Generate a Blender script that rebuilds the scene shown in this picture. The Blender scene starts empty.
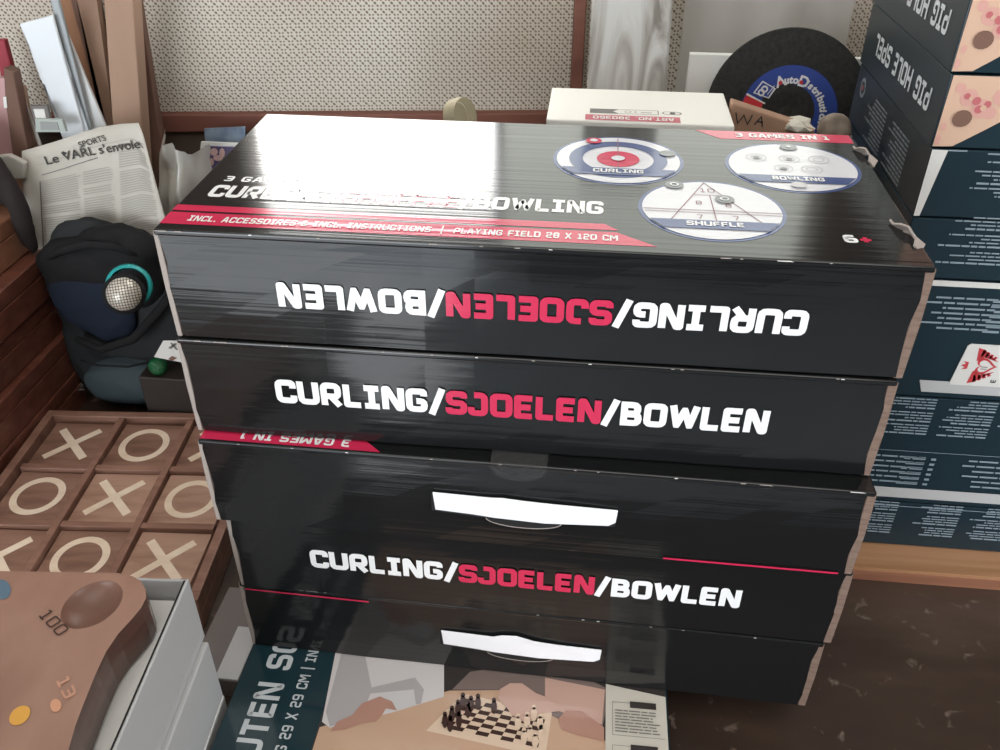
import bpy, bmesh, math, random
from mathutils import Vector, Matrix
random.seed(7)
COL = bpy.context.scene.collection
scn = bpy.context.scene
# ------------------------------------------------------------------ camera, world, lights, exposure
CAM = dict(loc=(0.04127, -0.63847, 0.84300), yaw=-0.101704, pitch=0.602971, roll=0.002827, f=891.6)
cy, sy, cp, sp, cr, sr = (math.cos(CAM['yaw']), math.sin(CAM['yaw']), math.cos(CAM['pitch']), math.sin(CAM['pitch']),
                          math.cos(CAM['roll']), math.sin(CAM['roll']))
FWD = Vector((sy*cp, cy*cp, -sp)); _r = Vector((cy, -sy, 0)); _u = _r.cross(FWD)
RIGHT = _r*cr + _u*sr; UP = -_r*sr + _u*cr
cd = bpy.data.cameras.new('camera'); cam = bpy.data.objects.new('camera', cd); COL.objects.link(cam)
m3 = Matrix((RIGHT, UP, -FWD)).transposed()
cam.matrix_world = Matrix.Translation(Vector(CAM['loc'])) @ m3.to_4x4()
cd.sensor_width = 36; cd.lens = CAM['f']*36/1000; cd.clip_start = .01
scn.camera = cam
scn.view_settings.view_transform = 'Standard'; scn.view_settings.look = 'None'
scn.view_settings.gamma = 1; scn.view_settings.use_curve_mapping = False
scn.view_settings.exposure = 0.22
w = bpy.data.worlds.new('world'); scn.world = w; w.use_nodes = True
w.node_tree.nodes['Background'].inputs[0].default_value = (.80, .90, 1.0, 1)
w.node_tree.nodes['Background'].inputs[1].default_value = 2.2

def light(name, kind, loc, target, energy, size=None, color=(1, 1, 1), angle=None):
    l = bpy.data.lights.new(name, kind); o = bpy.data.objects.new(name, l); COL.objects.link(o)
    o.location = loc; d = Vector(target)-Vector(loc); o.rotation_euler = d.to_track_quat('-Z', 'Y').to_euler()
    l.energy = energy; l.color = color
    if size: l.shape = 'RECTANGLE'; l.size, l.size_y = size
    if angle: l.angle = angle
    return o
# area light added at the right to brighten the right-hand faces
light('side_light', 'AREA', (2.6, -1.1, .9), (0, 0, .1), 34, (1.2, 1.2), (.95, .98, 1))
# daylight falling through the wide opening behind the camera
light('sun', 'SUN', (-1, -5, 5), (-1, -5+.82, 4), 24, color=(1, .97, .93), angle=.02)
light('opening_daylight', 'AREA', (-1.3, -2.9, .7), (0, 0, .2), 62, (2.4, 1.6), (.93, .97, 1))
light('ceiling_fill', 'AREA', (0.0, -.6, 2.1), (0, .1, 0), 18, (1.8, 1.6), (1, .96, .9))  # added warm fill under the closed ceiling, no real source there

def P(u, v, ax, val):
    """point of the plane axis=val lying on the photo direction u,v"""
    d = FWD + RIGHT*((u-500)/CAM['f']) - UP*((v-375)/CAM['f']); o = Vector(CAM['loc'])
    return o + d*((val-o[ax])/d[ax])

# ------------------------------------------------------------------ materials
MATS = {}
def mat(name, col, rough=.5, spec=.5, bump=None, emis=None, alpha=None, coat=0, metal=0, trans=0):
    if name in MATS: return MATS[name]
    m = bpy.data.materials.new(name); m.use_nodes = True; nt = m.node_tree; b = nt.nodes['Principled BSDF']
    b.inputs['Base Color'].default_value = (*col, 1); b.inputs['Roughness'].default_value = rough
    b.inputs['Specular IOR Level'].default_value = spec; b.inputs['Metallic'].default_value = metal
    if coat: b.inputs['Coat Weight'].default_value = coat; b.inputs['Coat Roughness'].default_value = .08
    if trans: b.inputs['Transmission Weight'].default_value = trans
    if alpha is not None: b.inputs['Alpha'].default_value = alpha
    if emis:
        b.inputs['Emission Color'].default_value = (*emis[0], 1); b.inputs['Emission Strength'].default_value = emis[1]
    if bump:
        sc, strength, dist = bump
        tc = nt.nodes.new('ShaderNodeTexCoord'); mp = nt.nodes.new('ShaderNodeMapping'); mp.inputs['Scale'].default_value = sc
        n = nt.nodes.new('ShaderNodeTexNoise'); n.inputs['Scale'].default_value = 1; n.inputs['Detail'].default_value = 3
        bp = nt.nodes.new('ShaderNodeBump'); bp.inputs['Strength'].default_value = strength; bp.inputs['Distance'].default_value = dist
        nt.links.new(tc.outputs['Object'], mp.inputs[0]); nt.links.new(mp.outputs[0], n.inputs['Vector'])
        nt.links.new(n.outputs[0], bp.inputs['Height']); nt.links.new(bp.outputs[0], b.inputs['Normal'])
    MATS[name] = m; return m

def noisy(name, cols, scale=(10, 10, 10), rough=.6, detail=5, spec=.4, bump=.0, pos=None, distort=0, coat=0):
    """colour ramp driven by stretched noise: wood, stained table, concrete"""
    if name in MATS: return MATS[name]
    m = mat(name, cols[0], rough, spec, coat=coat); nt = m.node_tree; b = nt.nodes['Principled BSDF']
    tc = nt.nodes.new('ShaderNodeTexCoord'); mp = nt.nodes.new('ShaderNodeMapping'); mp.inputs['Scale'].default_value = scale
    n = nt.nodes.new('ShaderNodeTexNoise'); n.inputs['Scale'].default_value = 1; n.inputs['Detail'].default_value = detail
    n.inputs['Distortion'].default_value = distort
    r = nt.nodes.new('ShaderNodeValToRGB'); e = r.color_ramp.elements
    ps = pos or [.3+.4*i/(len(cols)-1) for i in range(len(cols))]
    while len(e) < len(cols): e.new(.5)
    for i, (p_, c_) in enumerate(zip(ps, cols)): e[i].position = p_; e[i].color = (*c_, 1)
    L = nt.links.new
    L(tc.outputs['Object'], mp.inputs[0]); L(mp.outputs[0], n.inputs['Vector']); L(n.outputs[0], r.inputs[0]); L(r.outputs[0], b.inputs['Base Color'])
    if bump:
        bp = nt.nodes.new('ShaderNodeBump'); bp.inputs['Strength'].default_value = bump; bp.inputs['Distance'].default_value = .002
        L(n.outputs[0], bp.inputs['Height']); L(bp.outputs[0], b.inputs['Normal'])
    return m

CORR = ((1.6, 150, 150), .34, .0008)     # pressed fluting of coated corrugated board, runs along x
BLACK = mat('gloss black board', (.0095, .010, .0105), .13, .5, CORR)
PWHITE = mat('white print', (.86, .86, .86), .16, .5, CORR)
PRED = mat('red print', (.60, .026, .085), .14, .5, CORR)
PBLUE = mat('blue print', (.05, .08, .22), .14, .5, CORR)
PPALE = mat('pale print', (.70, .70, .74), .14, .5, CORR)
PLINE = mat('thin line print', (.25, .10, .12), .14, .5, CORR)
PGREY = mat('grey stone print', (.16, .17, .18), .14, .5, CORR)
PFAINT = mat('faint print', (.50, .48, .50), .14, .5, CORR)
KRAFT = noisy('kraft board', [(.16, .10, .075), (.24, .165, .13)], (60, 60, 400), .75)
EDGE = mat('pale torn board', (.34, .29, .26), .7)
TORN = mat('white torn edge', (.75, .73, .70), .5)
STRAP = mat('white strap', (.90, .90, .93), .35)
SLOT = mat('dark slot', (.006, .006, .006), .8)
TAPE = mat('clear tape', (.3, .3, .3), .12, .5, alpha=.07)
TEAL = mat('teal board', (.013, .030, .041), .32, .4)
TEALD = mat('teal side board', (.028, .036, .040), .35, .4)
TTXT = mat('teal text print', (.27, .34, .39), .4)
TWH = mat('white board', (.72, .71, .68), .55)
WCART = mat('grey white carton', (.50, .50, .50), .6)
PEACH = mat('peach print', (.66, .44, .32), .35); PINK = mat('pink print', (.66, .36, .31), .35)
PINKD = mat('dark pink print', (.52, .15, .16), .35); BROWN = mat('brown print', (.20, .11, .08), .4)
LRED = mat('logo red', (.55, .05, .06), .45)
INK = mat('ink', (.03, .03, .03), .6); INKG = mat('grey ink', (.18, .17, .16), .8)
PAPER = noisy('newsprint', [(.50, .47, .41), (.58, .55, .50)], (14, 14, 14), .9)
WALNUT = noisy('walnut tile', [(.14, .068, .047), (.25, .135, .095), (.33, .19, .14)], (7, 45, 20), .45, distort=.6)
WALN2 = noisy('lighter walnut tile', [(.27, .145, .10), (.40, .235, .17), (.48, .30, .22)], (7, 40, 20), .45, distort=.6)
FRAMEW = noisy('brown frame wood', [(.20, .10, .07), (.33, .18, .13)], (9, 60, 30), .42)
INLAY = noisy('pale inlay wood', [(.72, .56, .42), (.84, .70, .56)], (30, 80, 30), .5)
REDW = noisy('reddish stacked wood', [(.10, .030, .020), (.19, .070, .045)], (6, 30, 60), .35, coat=.4)
REDW2 = noisy('lighter stacked wood', [(.24, .10, .06), (.36, .17, .10)], (6, 30, 60), .35, coat=.4)
PLANKM = noisy('raw plank', [(.32, .20, .14), (.44, .29, .21)], (8, 8, 1.2), .7, bump=.1)
PLANKO = noisy('orange plank', [(.26, .12, .06), (.40, .20, .10)], (20, 20, 2), .6)
PLANKD = noisy('dark plank', [(.13, .07, .05), (.20, .11, .08)], (14, 14, 2), .7)
PALEP = noisy('pale pine plank', [(.36, .18, .085), (.48, .26, .14), (.42, .21, .11)], (3, 60, 60), .55, distort=.4)
WASH = noisy('limewashed plank', [(.26, .24, .21), (.50, .48, .45), (.68, .68, .66)], (22, 22, 4.5), .8, detail=7, distort=2.2, pos=[.30, .46, .60])
RAILM = noisy('red brown rail', [(.16, .06, .045), (.24, .10, .07)], (2, 20, 30), .6)
CARDB = noisy('brown cardboard', [(.36, .21, .14), (.44, .27, .18)], (12, 12, 12), .8)

# ------------------------------------------------------------------ mesh helpers
class MB:
    def __init__(s): s.v = []; s.f = []; s.mi = []; s.mats = []
    def m(s, mt):
        if mt not in s.mats: s.mats.append(mt)
        return s.mats.index(mt)
    def add(s, vs, fs, mt):
        k = len(s.v); s.v += [tuple(p) for p in vs]; i = s.m(mt)
        for f in fs: s.f.append([q+k for q in f]); s.mi.append(i)
    def poly(s, pts, mt): s.add(pts, [list(range(len(pts)))], mt)
    def box(s, a, b, mt, taper=0):
        (x0, y0, z0), (x1, y1, z1) = a, b; t = taper
        vs = [(x0+t, y0+t, z0), (x1-t, y0+t, z0), (x1-t, y1-t, z0), (x0+t, y1-t, z0), (x0, y0, z1), (x1, y0, z1), (x1, y1, z1), (x0, y1, z1)]
        s.add(vs, [(0, 3, 2, 1), (4, 5, 6, 7), (0, 1, 5, 4), (1, 2, 6, 5), (2, 3, 7, 6), (3, 0, 4, 7)], mt)
    def prism(s, pts, off, mt, caps=True):
        """outline pts (3D) swept by vector off"""
        n = len(pts); o = Vector(off); vs = [Vector(p) for p in pts]; vs2 = [p+o for p in vs]
        fs = [[i, (i+1) % n, n+(i+1) % n, n+i] for i in range(n)]
        if caps: fs += [list(range(n))[::-1], list(range(n, 2*n))]
        s.add(vs+vs2, fs, mt)
    def lathe(s, prof, mt, seg=40, M=Matrix.Identity(4)):
        vs = []; fs = []
        for r, z in prof:
            for k in range(seg):
                a = 2*math.pi*k/seg; vs.append(M @ Vector((r*math.cos(a), r*math.sin(a), z)))
        for i in range(len(prof)-1):
            for k in range(seg): fs.append([i*seg+k, i*seg+(k+1) % seg, (i+1)*seg+(k+1) % seg, (i+1)*seg+k])
        s.add(vs, fs, mt)
    def tube(s, pts, r, mt, seg=8):
        pts = [Vector(p) for p in pts]; vs = []; fs = []
        for i, p in enumerate(pts):
            t = (pts[min(i+1, len(pts)-1)]-pts[max(i-1, 0)]).normalized()
            a = t.orthogonal().normalized() if i == 0 else (a - t*a.dot(t)).normalized()
            bb = t.cross(a)
            for k in range(seg):
                q = 2*math.pi*k/seg; vs.append(p+a*math.cos(q)*r+bb*math.sin(q)*r)
        for i in range(len(pts)-1):
            for k in range(seg): fs.append([i*seg+k, i*seg+(k+1) % seg, (i+1)*seg+(k+1) % seg, (i+1)*seg+k])
        fs += [list(range(seg))[::-1], [(len(pts)-1)*seg+k for k in range(seg)]]
        s.add(vs, fs, mt)
    def disc(s, c, ux, uy, rx, ry, mt, seg=40, a0=0, a1=360):
        c = Vector(c); ux = Vector(ux); uy = Vector(uy)
        s.poly([c+ux*rx*math.cos(math.radians(a0+(a1-a0)*k/seg))+uy*ry*math.sin(math.radians(a0+(a1-a0)*k/seg)) for k in range(seg+(a1-a0 < 360))], mt)
    def ring(s, c, ux, uy, r1, r0, mt, seg=40, a0=0, a1=360):
        c = Vector(c); ux = Vector(ux); uy = Vector(uy); vs = []
        n = seg+1
        for k in range(n):
            a = math.radians(a0+(a1-a0)*k/seg); d = ux*math.cos(a)+uy*math.sin(a); vs += [c+d*r1, c+d*r0]
        s.add(vs, [[2*k, 2*k+2, 2*k+3, 2*k+1] for k in range(seg)], mt)
    def build(s, name, parent=None, bevel=0, smooth=False, seg=2, subsurf=0):
        me = bpy.data.meshes.new(name); me.from_pydata(s.v, [], s.f)
        for mt in s.mats: me.materials.append(mt)
        for p, i in zip(me.polygons, s.mi): p.material_index = i; p.use_smooth = smooth
        me.validate(); me.update()
        o = bpy.data.objects.new(name, me); COL.objects.link(o)
        if parent: o.parent = parent
        if bevel:
            b = o.modifiers.new('b', 'BEVEL'); b.width = bevel; b.segments = seg; b.limit_method = 'ANGLE'; b.angle_limit = .6
        if subsurf:
            q = o.modifiers.new('s', 'SUBSURF'); q.levels = q.render_levels = subsurf
        return o
def tag(o, label, cat, group=None, kind=None):
    o['label'] = label; o['category'] = cat
    if group: o['group'] = group
    if kind: o['kind'] = kind
    return o
def thing(name, label, cat, loc=(0, 0, 0), rz=0, group=None):
    o = bpy.data.objects.new(name, None); COL.objects.link(o); o.location = loc; o.rotation_euler = (0, 0, rz)
    o.empty_display_size = .05
    return tag(o, label, cat, group)
def struct(o): o['kind'] = 'structure'; return o

# ---- block lettering drawn as strokes on a unit-height grid
a_, b_ = .1, .9
GL = {
 'A': (.82, [[(.1, 0), (.33, .91), (.49, .91), (.72, 0)], [(.2, .3), (.62, .3)]]),
 'B': (.78, [[(.0, .9), (.62, .9), (.62, .52), (.1, .52)], [(.1, .48), (.67, .48), (.67, .1), (0, .1)], [(.13, .1), (.13, .9)]]),
 'C': (.76, [[(.68, .66), (.68, .9), (.1, .9), (.1, .1), (.68, .1), (.68, .34)]]),
 'D': (.80, [[(.0, .9), (.70, .9), (.70, .1), (0, .1)], [(.13, .1), (.13, .9)]]),
 'E': (.70, [[(.66, .9), (.1, .9), (.1, .1), (.66, .1)], [(.1, .5), (.60, .5)]]),
 'F': (.68, [[(.64, .9), (.1, .9), (.1, 0)], [(.1, .46), (.58, .46)]]),
 'G': (.80, [[(.68, .70), (.68, .9), (.1, .9), (.1, .1), (.68, .1), (.68, .47), (.38, .47)]]),
 'H': (.80, [[(.1, 0), (.1, 1)], [(.70, 0), (.70, 1)], [(.1, .5), (.7, .5)]]),
 'I': (.62, [[(.31, .1), (.31, .9)], [(.02, .9), (.60, .9)], [(.02, .1), (.60, .1)]]),
 'J': (.72, [[(.20, .9), (.60, .9), (.60, .1), (.08, .1), (.08, .36)]]),
 'K': (.80, [[(.1, 0), (.1, 1)], [(.70, 1), (.25, .5), (.72, 0)]]),
 'L': (.66, [[(.1, 1), (.1, .1), (.64, .1)]]),
 'M': (.98, [[(.1, 0), (.1, .9), (.22, .9), (.49, .4), (.76, .9), (.88, .9), (.88, 0)]]),
 'N': (.82, [[(.1, 0), (.1, .92), (.2, .92), (.62, .08), (.72, .08), (.72, 1)]]),
 'O': (.80, [[(.4, .9), (.1, .9), (.1, .1), (.70, .1), (.70, .9), (.4, .9)]]),
 'P': (.76, [[(.1, 0), (.1, .9), (.66, .9), (.66, .38), (.1, .38)]]),
 'Q': (.80, [[(.4, .9), (.1, .9), (.1, .1), (.70, .1), (.70, .9), (.4, .9)], [(.5, .3), (.8, -.05)]]),
 'R': (.78, [[(.1, 0), (.1, .9), (.66, .9), (.66, .42), (.1, .42)], [(.36, .42), (.70, 0)]]),
 'S': (.74, [[(.66, .72), (.66, .9), (.1, .9), (.1, .5), (.66, .5), (.66, .1), (.08, .1), (.08, .28)]]),
 'T': (.74, [[(.02, .9), (.72, .9)], [(.37, .9), (.37, 0)]]),
 'U': (.80, [[(.1, 1), (.1, .1), (.70, .1), (.70, 1)]]),
 'V': (.82, [[(.08, 1), (.34, .08), (.48, .08), (.74, 1)]]),
 'W': (1.08, [[(.10, 1), (.30, .13), (.54, .80), (.78, .13), (.98, 1)]]),
 'X': (.80, [[(.08, 1), (.72, 0)], [(.08, 0), (.72, 1)]]),
 'Y': (.80, [[(.08, 1), (.4, .5), (.72, 1)], [(.4, .5), (.4, 0)]]),
 'Z': (.74, [[(.05, .9), (.64, .9), (.1, .1), (.70, .1)]]),
 '/': (.52, [[(.04, -.1), (.48, 1.08)]]), '|': (.34, [[(.17, -.15), (.17, 1.15)]]), '.': (.3, [[(.15, 0), (.15, .2)]]),
 '+': (.72, [[(.04, .45), (.68, .45)], [(.36, .13), (.36, .77)]]), '-': (.5, [[(.05, .45), (.45, .45)]]), "'": (.3, [[(.15, 1), (.15, .7)]]),
 '&': (.80, [[(.70, 0), (.2, .7), (.2, .9), (.5, .9), (.5, .65), (.1, .4), (.1, .1), (.5, .1), (.7, .4)]]),
 '0': (.78, [[(.4, .9), (.1, .9), (.1, .1), (.68, .1), (.68, .9), (.4, .9)]]),
 '1': (.60, [[(.08, .8), (.2, .9), (.30, .9), (.30, 0)], [(.05, .1), (.55, .1)]]),
 '2': (.74, [[(.1, .72), (.1, .9), (.64, .9), (.64, .5), (.1, .5), (.1, .1), (.68, .1)]]),
 '3': (.74, [[(.06, .9), (.64, .9), (.64, .1), (.06, .1)], [(.2, .5), (.64, .5)]]),
 '5': (.74, [[(.64, .9), (.1, .9), (.1, .52), (.64, .52), (.64, .1), (.06, .1)]]),
 '6': (.76, [[(.62, .9), (.1, .9), (.1, .1), (.66, .1), (.66, .54), (.1, .54)]]),
 '7': (.72, [[(.04, .9), (.64, .9), (.30, 0)]]),
 '8': (.76, [[(.38, .9), (.13, .9), (.13, .1), (.65, .1), (.65, .9), (.38, .9)], [(.13, .5), (.65, .5)]]),
 '9': (.76, [[(.66, .46), (.1, .46), (.1, .9), (.66, .9), (.66, .1), (.14, .1)]]),
}
def rounded(pl, r):
    out = [Vector(pl[0])]
    for i in range(1, len(pl)-1):
        p0, p, p1 = Vector(pl[i-1]), Vector(pl[i]), Vector(pl[i+1])
        d0 = (p0-p); d1 = (p1-p); k = min(r, d0.length*.45, d1.length*.45)
        a = p+d0.normalized()*k; b = p+d1.normalized()*k
        for t in (0, .33, .67, 1): out.append(a*(1-t)**2+p*2*t*(1-t)+b*t*t)
    out.append(Vector(pl[-1])); return out
def stroke(mb, pl, t, f, mt):
    n = len(pl); L = []; R_ = []
    for i in range(n):
        a = (pl[i]-pl[i-1]).normalized() if i else None; b = (pl[i+1]-pl[i]).normalized() if i < n-1 else None
        a = a or b; b = b or a
        na = Vector((-a.y, a.x)); nb = Vector((-b.y, b.x)); m = (na+nb).normalized(); k = t/2/max(.55, m.dot(na))
        L.append(pl[i]+m*k); R_.append(pl[i]-m*k)
    vs = [f(p) for p in L]+[f(p) for p in R_]
    mb.add(vs, [[n+i, n+i+1, i+1, i] for i in range(n-1)], mt)
def text_w(s, gap=.14): return sum((GL[c][0] if c in GL else .45)+gap for c in s)-gap
def text(mb, s, o, ux, uy, h, mt, width=None, t=.22, gap=.12, mats=None):
    """s set from o along ux with cap height h along uy; width stretches it to fit"""
    o, ux, uy = Vector(o), Vector(ux), Vector(uy); tw = text_w(s, gap); sx = (width/tw) if width else h
    x = 0; nrm = ux.cross(uy).normalized()
    for i, c in enumerate(s):
        if c in GL:
            wd, sts = GL[c]; mm = mats[i] if mats else mt
            for si, st in enumerate(sts):
                rad = .02 if c in 'EFLTHIXVWKZNMAY/|' else .17
                pl = rounded(st, rad)
                stroke(mb, pl, t, lambda p, x=x, si=si: o+ux*((x+p.x)*sx)+uy*(p.y*h)+nrm*(.00006*si), mm)
            x += wd+gap
        else: x += .45+gap
def microtext(mb, o, ux, uy, width, rows, lh, mt, boldlast=False, ragged=.5, seed=1):
    rnd = random.Random(seed); o, ux, uy = Vector(o), Vector(ux), Vector(uy)
    for r in range(rows):
        L = width*(1-ragged*rnd.random()); x = 0
        while x < L:
            wl = min(L-x, lh*(1.2+3.2*rnd.random())); hh = lh*(.40 if not (boldlast and r == 0) else .52)
            p = o+ux*x-uy*(r*lh)
            if wl > lh*.4: mb.poly([p, p+ux*wl, p+ux*wl+uy*hh, p+uy*hh], mt)
            x += wl+lh*.35
def bfont(s, size, mt, name, M, parent=None, offset=0, ext=.0002):
    cu = bpy.data.curves.new(name, 'FONT'); cu.body = s; cu.size = size; cu.offset = offset; cu.extrude = ext
    o = bpy.data.objects.new(name, cu); COL.objects.link(o); bpy.context.view_layer.update()
    me = bpy.data.meshes.new_from_object(o.evaluated_get(bpy.context.evaluated_depsgraph_get()))
    bpy.data.objects.remove(o); me.name = name; me.materials.clear(); me.materials.append(mt)
    o = bpy.data.objects.new(name, me); COL.objects.link(o); o.parent = parent; o.matrix_local = M; return o

X, Y, Z = Vector((1, 0, 0)), Vector((0, 1, 0)), Vector((0, 0, 1))
TZ = -.05            # table top height
# ------------------------------------------------------------------ the room
def rattan():
    m = mat('rattan webbing', (.5, .45, .38), .7, .2); nt = m.node_tree; b = nt.nodes['Principled BSDF']; N = nt.nodes.new; L = nt.links.new
    tc = N('ShaderNodeTexCoord'); sx = N('ShaderNodeSeparateXYZ'); L(tc.outputs['Object'], sx.inputs[0])
    def M_(op, a, b2=None, c=None):
        n = N('ShaderNodeMath'); n.operation = op
        for i, q in enumerate((a, b2, c)):
            if q is None: continue
            if isinstance(q, (int, float)): n.inputs[i].default_value = q
            else: L(q, n.inputs[i])
        return n.outputs[0]
    nz = N('ShaderNodeTexNoise'); nz.inputs['Scale'].default_value = 9; L(tc.outputs['Object'], nz.inputs['Vector'])
    wob = M_('MULTIPLY', M_('SUBTRACT', nz.outputs[0], .5), .006)
    cell = .0131
    fx = M_('FRACT', M_('DIVIDE', M_('ADD', sx.outputs[0], wob), cell)); fz = M_('FRACT', M_('DIVIDE', M_('ADD', sx.outputs[2], wob), cell))
    def dot(cx, cz, rx, rz, sk=0.0):
        dx = M_('SUBTRACT', fx, cx); dz = M_('SUBTRACT', fz, cz)
        dx = M_('ADD', dx, M_('MULTIPLY', dz, sk))
        d = M_('ADD', M_('POWER', M_('ABSOLUTE', M_('DIVIDE', dx, rx)), 2), M_('POWER', M_('ABSOLUTE', M_('DIVIDE', dz, rz)), 2))
        return M_('LESS_THAN', d, 1)
    acc = None
    for cx, cz, r, k in ((.2, .2, .11, 0), (.8, .2, .13, .2), (.5, .5, .16, .35), (.2, .8, .13, .2), (.8, .8, .11, 0)):
        d = dot(cx, cz, r, r, k); acc = d if acc is None else M_('MAXIMUM', acc, d)
    n2 = N('ShaderNodeTexNoise'); n2.inputs['Scale'].default_value = 3; n2.inputs['Detail'].default_value = 4; L(tc.outputs['Object'], n2.inputs['Vector'])
    rp = N('ShaderNodeValToRGB'); rp.color_ramp.elements[0].position = .3; rp.color_ramp.elements[0].color = (.50, .43, .35, 1)
    rp.color_ramp.elements[1].position = .65; rp.color_ramp.elements[1].color = (.66, .63, .56, 1); L(n2.outputs[0], rp.inputs[0])
    mx = N('ShaderNodeMix'); mx.data_type = 'RGBA'; L(acc, mx.inputs[0]); L(rp.outputs[0], mx.inputs[6]); mx.inputs[7].default_value = (.20, .155, .12, 1)
    L(mx.outputs[2], b.inputs['Base Color'])
    bp = N('ShaderNodeBump'); bp.inputs['Distance'].default_value = .001; bp.inputs['Strength'].default_value = .5; bp.invert = True
    L(acc, bp.inputs['Height']); L(bp.outputs[0], b.inputs['Normal']); return m
RATTAN = rattan()
PLASTER = noisy('plaster', [(.45, .43, .40), (.52, .50, .47)], (2, 2, 2), .9)
DARKW = noisy('dark boarding', [(.06, .04, .03), (.11, .075, .055)], (3, 3, 3), .8)
CONC = noisy('concrete floor', [(.30, .33, .36), (.42, .44, .47)], (2.5, 2.5, 2.5), .85, detail=8)
f = MB(); f.box((-3, -3.2, -.9), (3, 1.4, -.8), CONC); struct(f.build('floor'))
WY = .85; WTH = .1244      # the webbing wall runs slightly skew to the stack
def wl(mb, name, **k):
    o = mb.build(name, **k); o.location = (0, WY, 0); o.rotation_euler = (0, 0, WTH); return struct(o)
b = MB(); b.box((-3.2, 0, -.8), (3.2, .1, .62), RATTAN); wl(b, 'wall_back')
b = MB(); b.box((-3.2, 0, .62), (-.54, .1, 1.25), DARKW); b.box((.46, 0, .62), (3.2, .1, 1.25), DARKW); b.box((-.54, 0, .94), (-.12, .1, 1.25), DARKW)
b.box((-3.2, 0, 1.25), (3.2, .1, 2.3), PLASTER); wl(b, 'wall_back_upper')
b = MB(); b.box((-3.1, -3.2, -.8), (-3, 1.4, 2.3), PLASTER); struct(b.build('wall_left'))
b = MB(); b.box((3, -3.2, -.8), (3.1, 1.4, 2.3), PLASTER); struct(b.build('wall_right'))
b = MB(); b.box((-3.1, -3.2, 2.3), (3.1, 1.4, 2.4), PLASTER); struct(b.build('ceiling'))
b = MB(); b.box((-.45, -3.2, -.8), (3, -3.1, 2.3), DARKW); b.box((-3, -3.2, 1.25), (-.45, -3.1, 2.3), DARKW); b.box((-3, -3.2, -.8), (-2.6, -3.1, 1.25), DARKW)
struct(b.build('wall_front'))  # unseen wall, its opening shaped to bound the sun patch on the floor
SKYP = mat('window full of sky', (.1, .1, .1), .3, emis=((1, .98, .94), 10))
FROST = mat('frosted lit window', (.3, .3, .3), .5, emis=((.97, 1, .90), 1.75))
FR = mat('window frame paint', (.3, .28, .25), .6)
for i, (x0, x1, z1, mm) in enumerate(((-.53, -.122, .885, SKYP), (-.105, .46, 1.22, FROST)), 1):
    e = MB(); e.box((x0, .03, .66), (x1, .04, z1), mm); wl(e, 'window_%d' % i)
e = MB()
for x0, x1, z1 in ((-.555, -.54, .94), (-.115, -.105, 1.25), (.45, .47, 1.25)): e.box((x0, -.005, .62), (x1, .06, z1), FR)
for x0, x1, z0, z1 in ((-.54, -.115, .62, .66), (-.54, -.115, .93, .95), (-.09, .45, .62, .66), (-.09, .45, 1.22, 1.25)): e.box((x0, -.004, z0), (x1, .06, z1), FR)
wl(e, 'trim_1', bevel=.002)
# bottom rail of the webbing panel and the upright strip dividing it
r = MB(); r.box((-1.4, -.02, .333), (.004, 0, .362), RAILM); r.box((.022, -.02, .333), (1.2, 0, .362), RAILM); wl(r, 'trim_2', bevel=.002)
r = MB(); r.box((.004, -.024, .30), (.022, 0, .62), RAILM); wl(r, 'trim_3', bevel=.002)
r = MB(); r.box((-1.4, -.010, -.04), (1.2, 0, .333), DARKW); wl(r, 'trim_4')

# ------------------------------------------------------------------ table
def table_material():
    m = noisy('worn dark table', [(.028, .016, .011), (.052, .031, .022), (.10, .066, .050)], (3, 9, 9), .42, detail=9, spec=.35, bump=.15, pos=[.3, .55, .78])
    nt = m.node_tree; b = nt.nodes['Principled BSDF']; N = nt.nodes.new; L = nt.links.new
    tc = N('ShaderNodeTexCoord'); n = N('ShaderNodeTexNoise'); n.inputs['Scale'].default_value = 48; n.inputs['Detail'].default_value = 7; n.inputs['Distortion'].default_value = .5
    L(tc.outputs['Object'], n.inputs['Vector'])
    r = N('ShaderNodeValToRGB'); r.color_ramp.elements[0].position = .63; r.color_ramp.elements[1].position = .75; L(n.outputs[0], r.inputs[0])
    src = b.inputs['Base Color'].links[0].from_socket
    mx = N('ShaderNodeMix'); mx.data_type = 'RGBA'; L(r.outputs[0], mx.inputs[0]); L(src, mx.inputs[6]); mx.inputs[7].default_value = (.20, .15, .12, 1)
    L(mx.outputs[2], b.inputs['Base Color']); return m
TABLE = table_material()
t = thing('table', 'dark stained wooden table with scratched worn top under all the game boxes', 'table', (0, 0, -.8))
tp = MB(); tp.prism([(-1.35, -.42, .71), (1.15, -.42, .71), (1.15, .975, .71), (-1.35, .66, .71)], (0, 0, .04), TABLE); tp.build('tabletop', t, bevel=.004)
for x_ in (-1.25, 1.05):
    for y_ in (-.35, .58):
        l = MB(); l.box((x_-.035, y_-.035, 0), (x_+.035, y_+.035, .71), DARKW); l.build('leg', t, bevel=.004)

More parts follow.
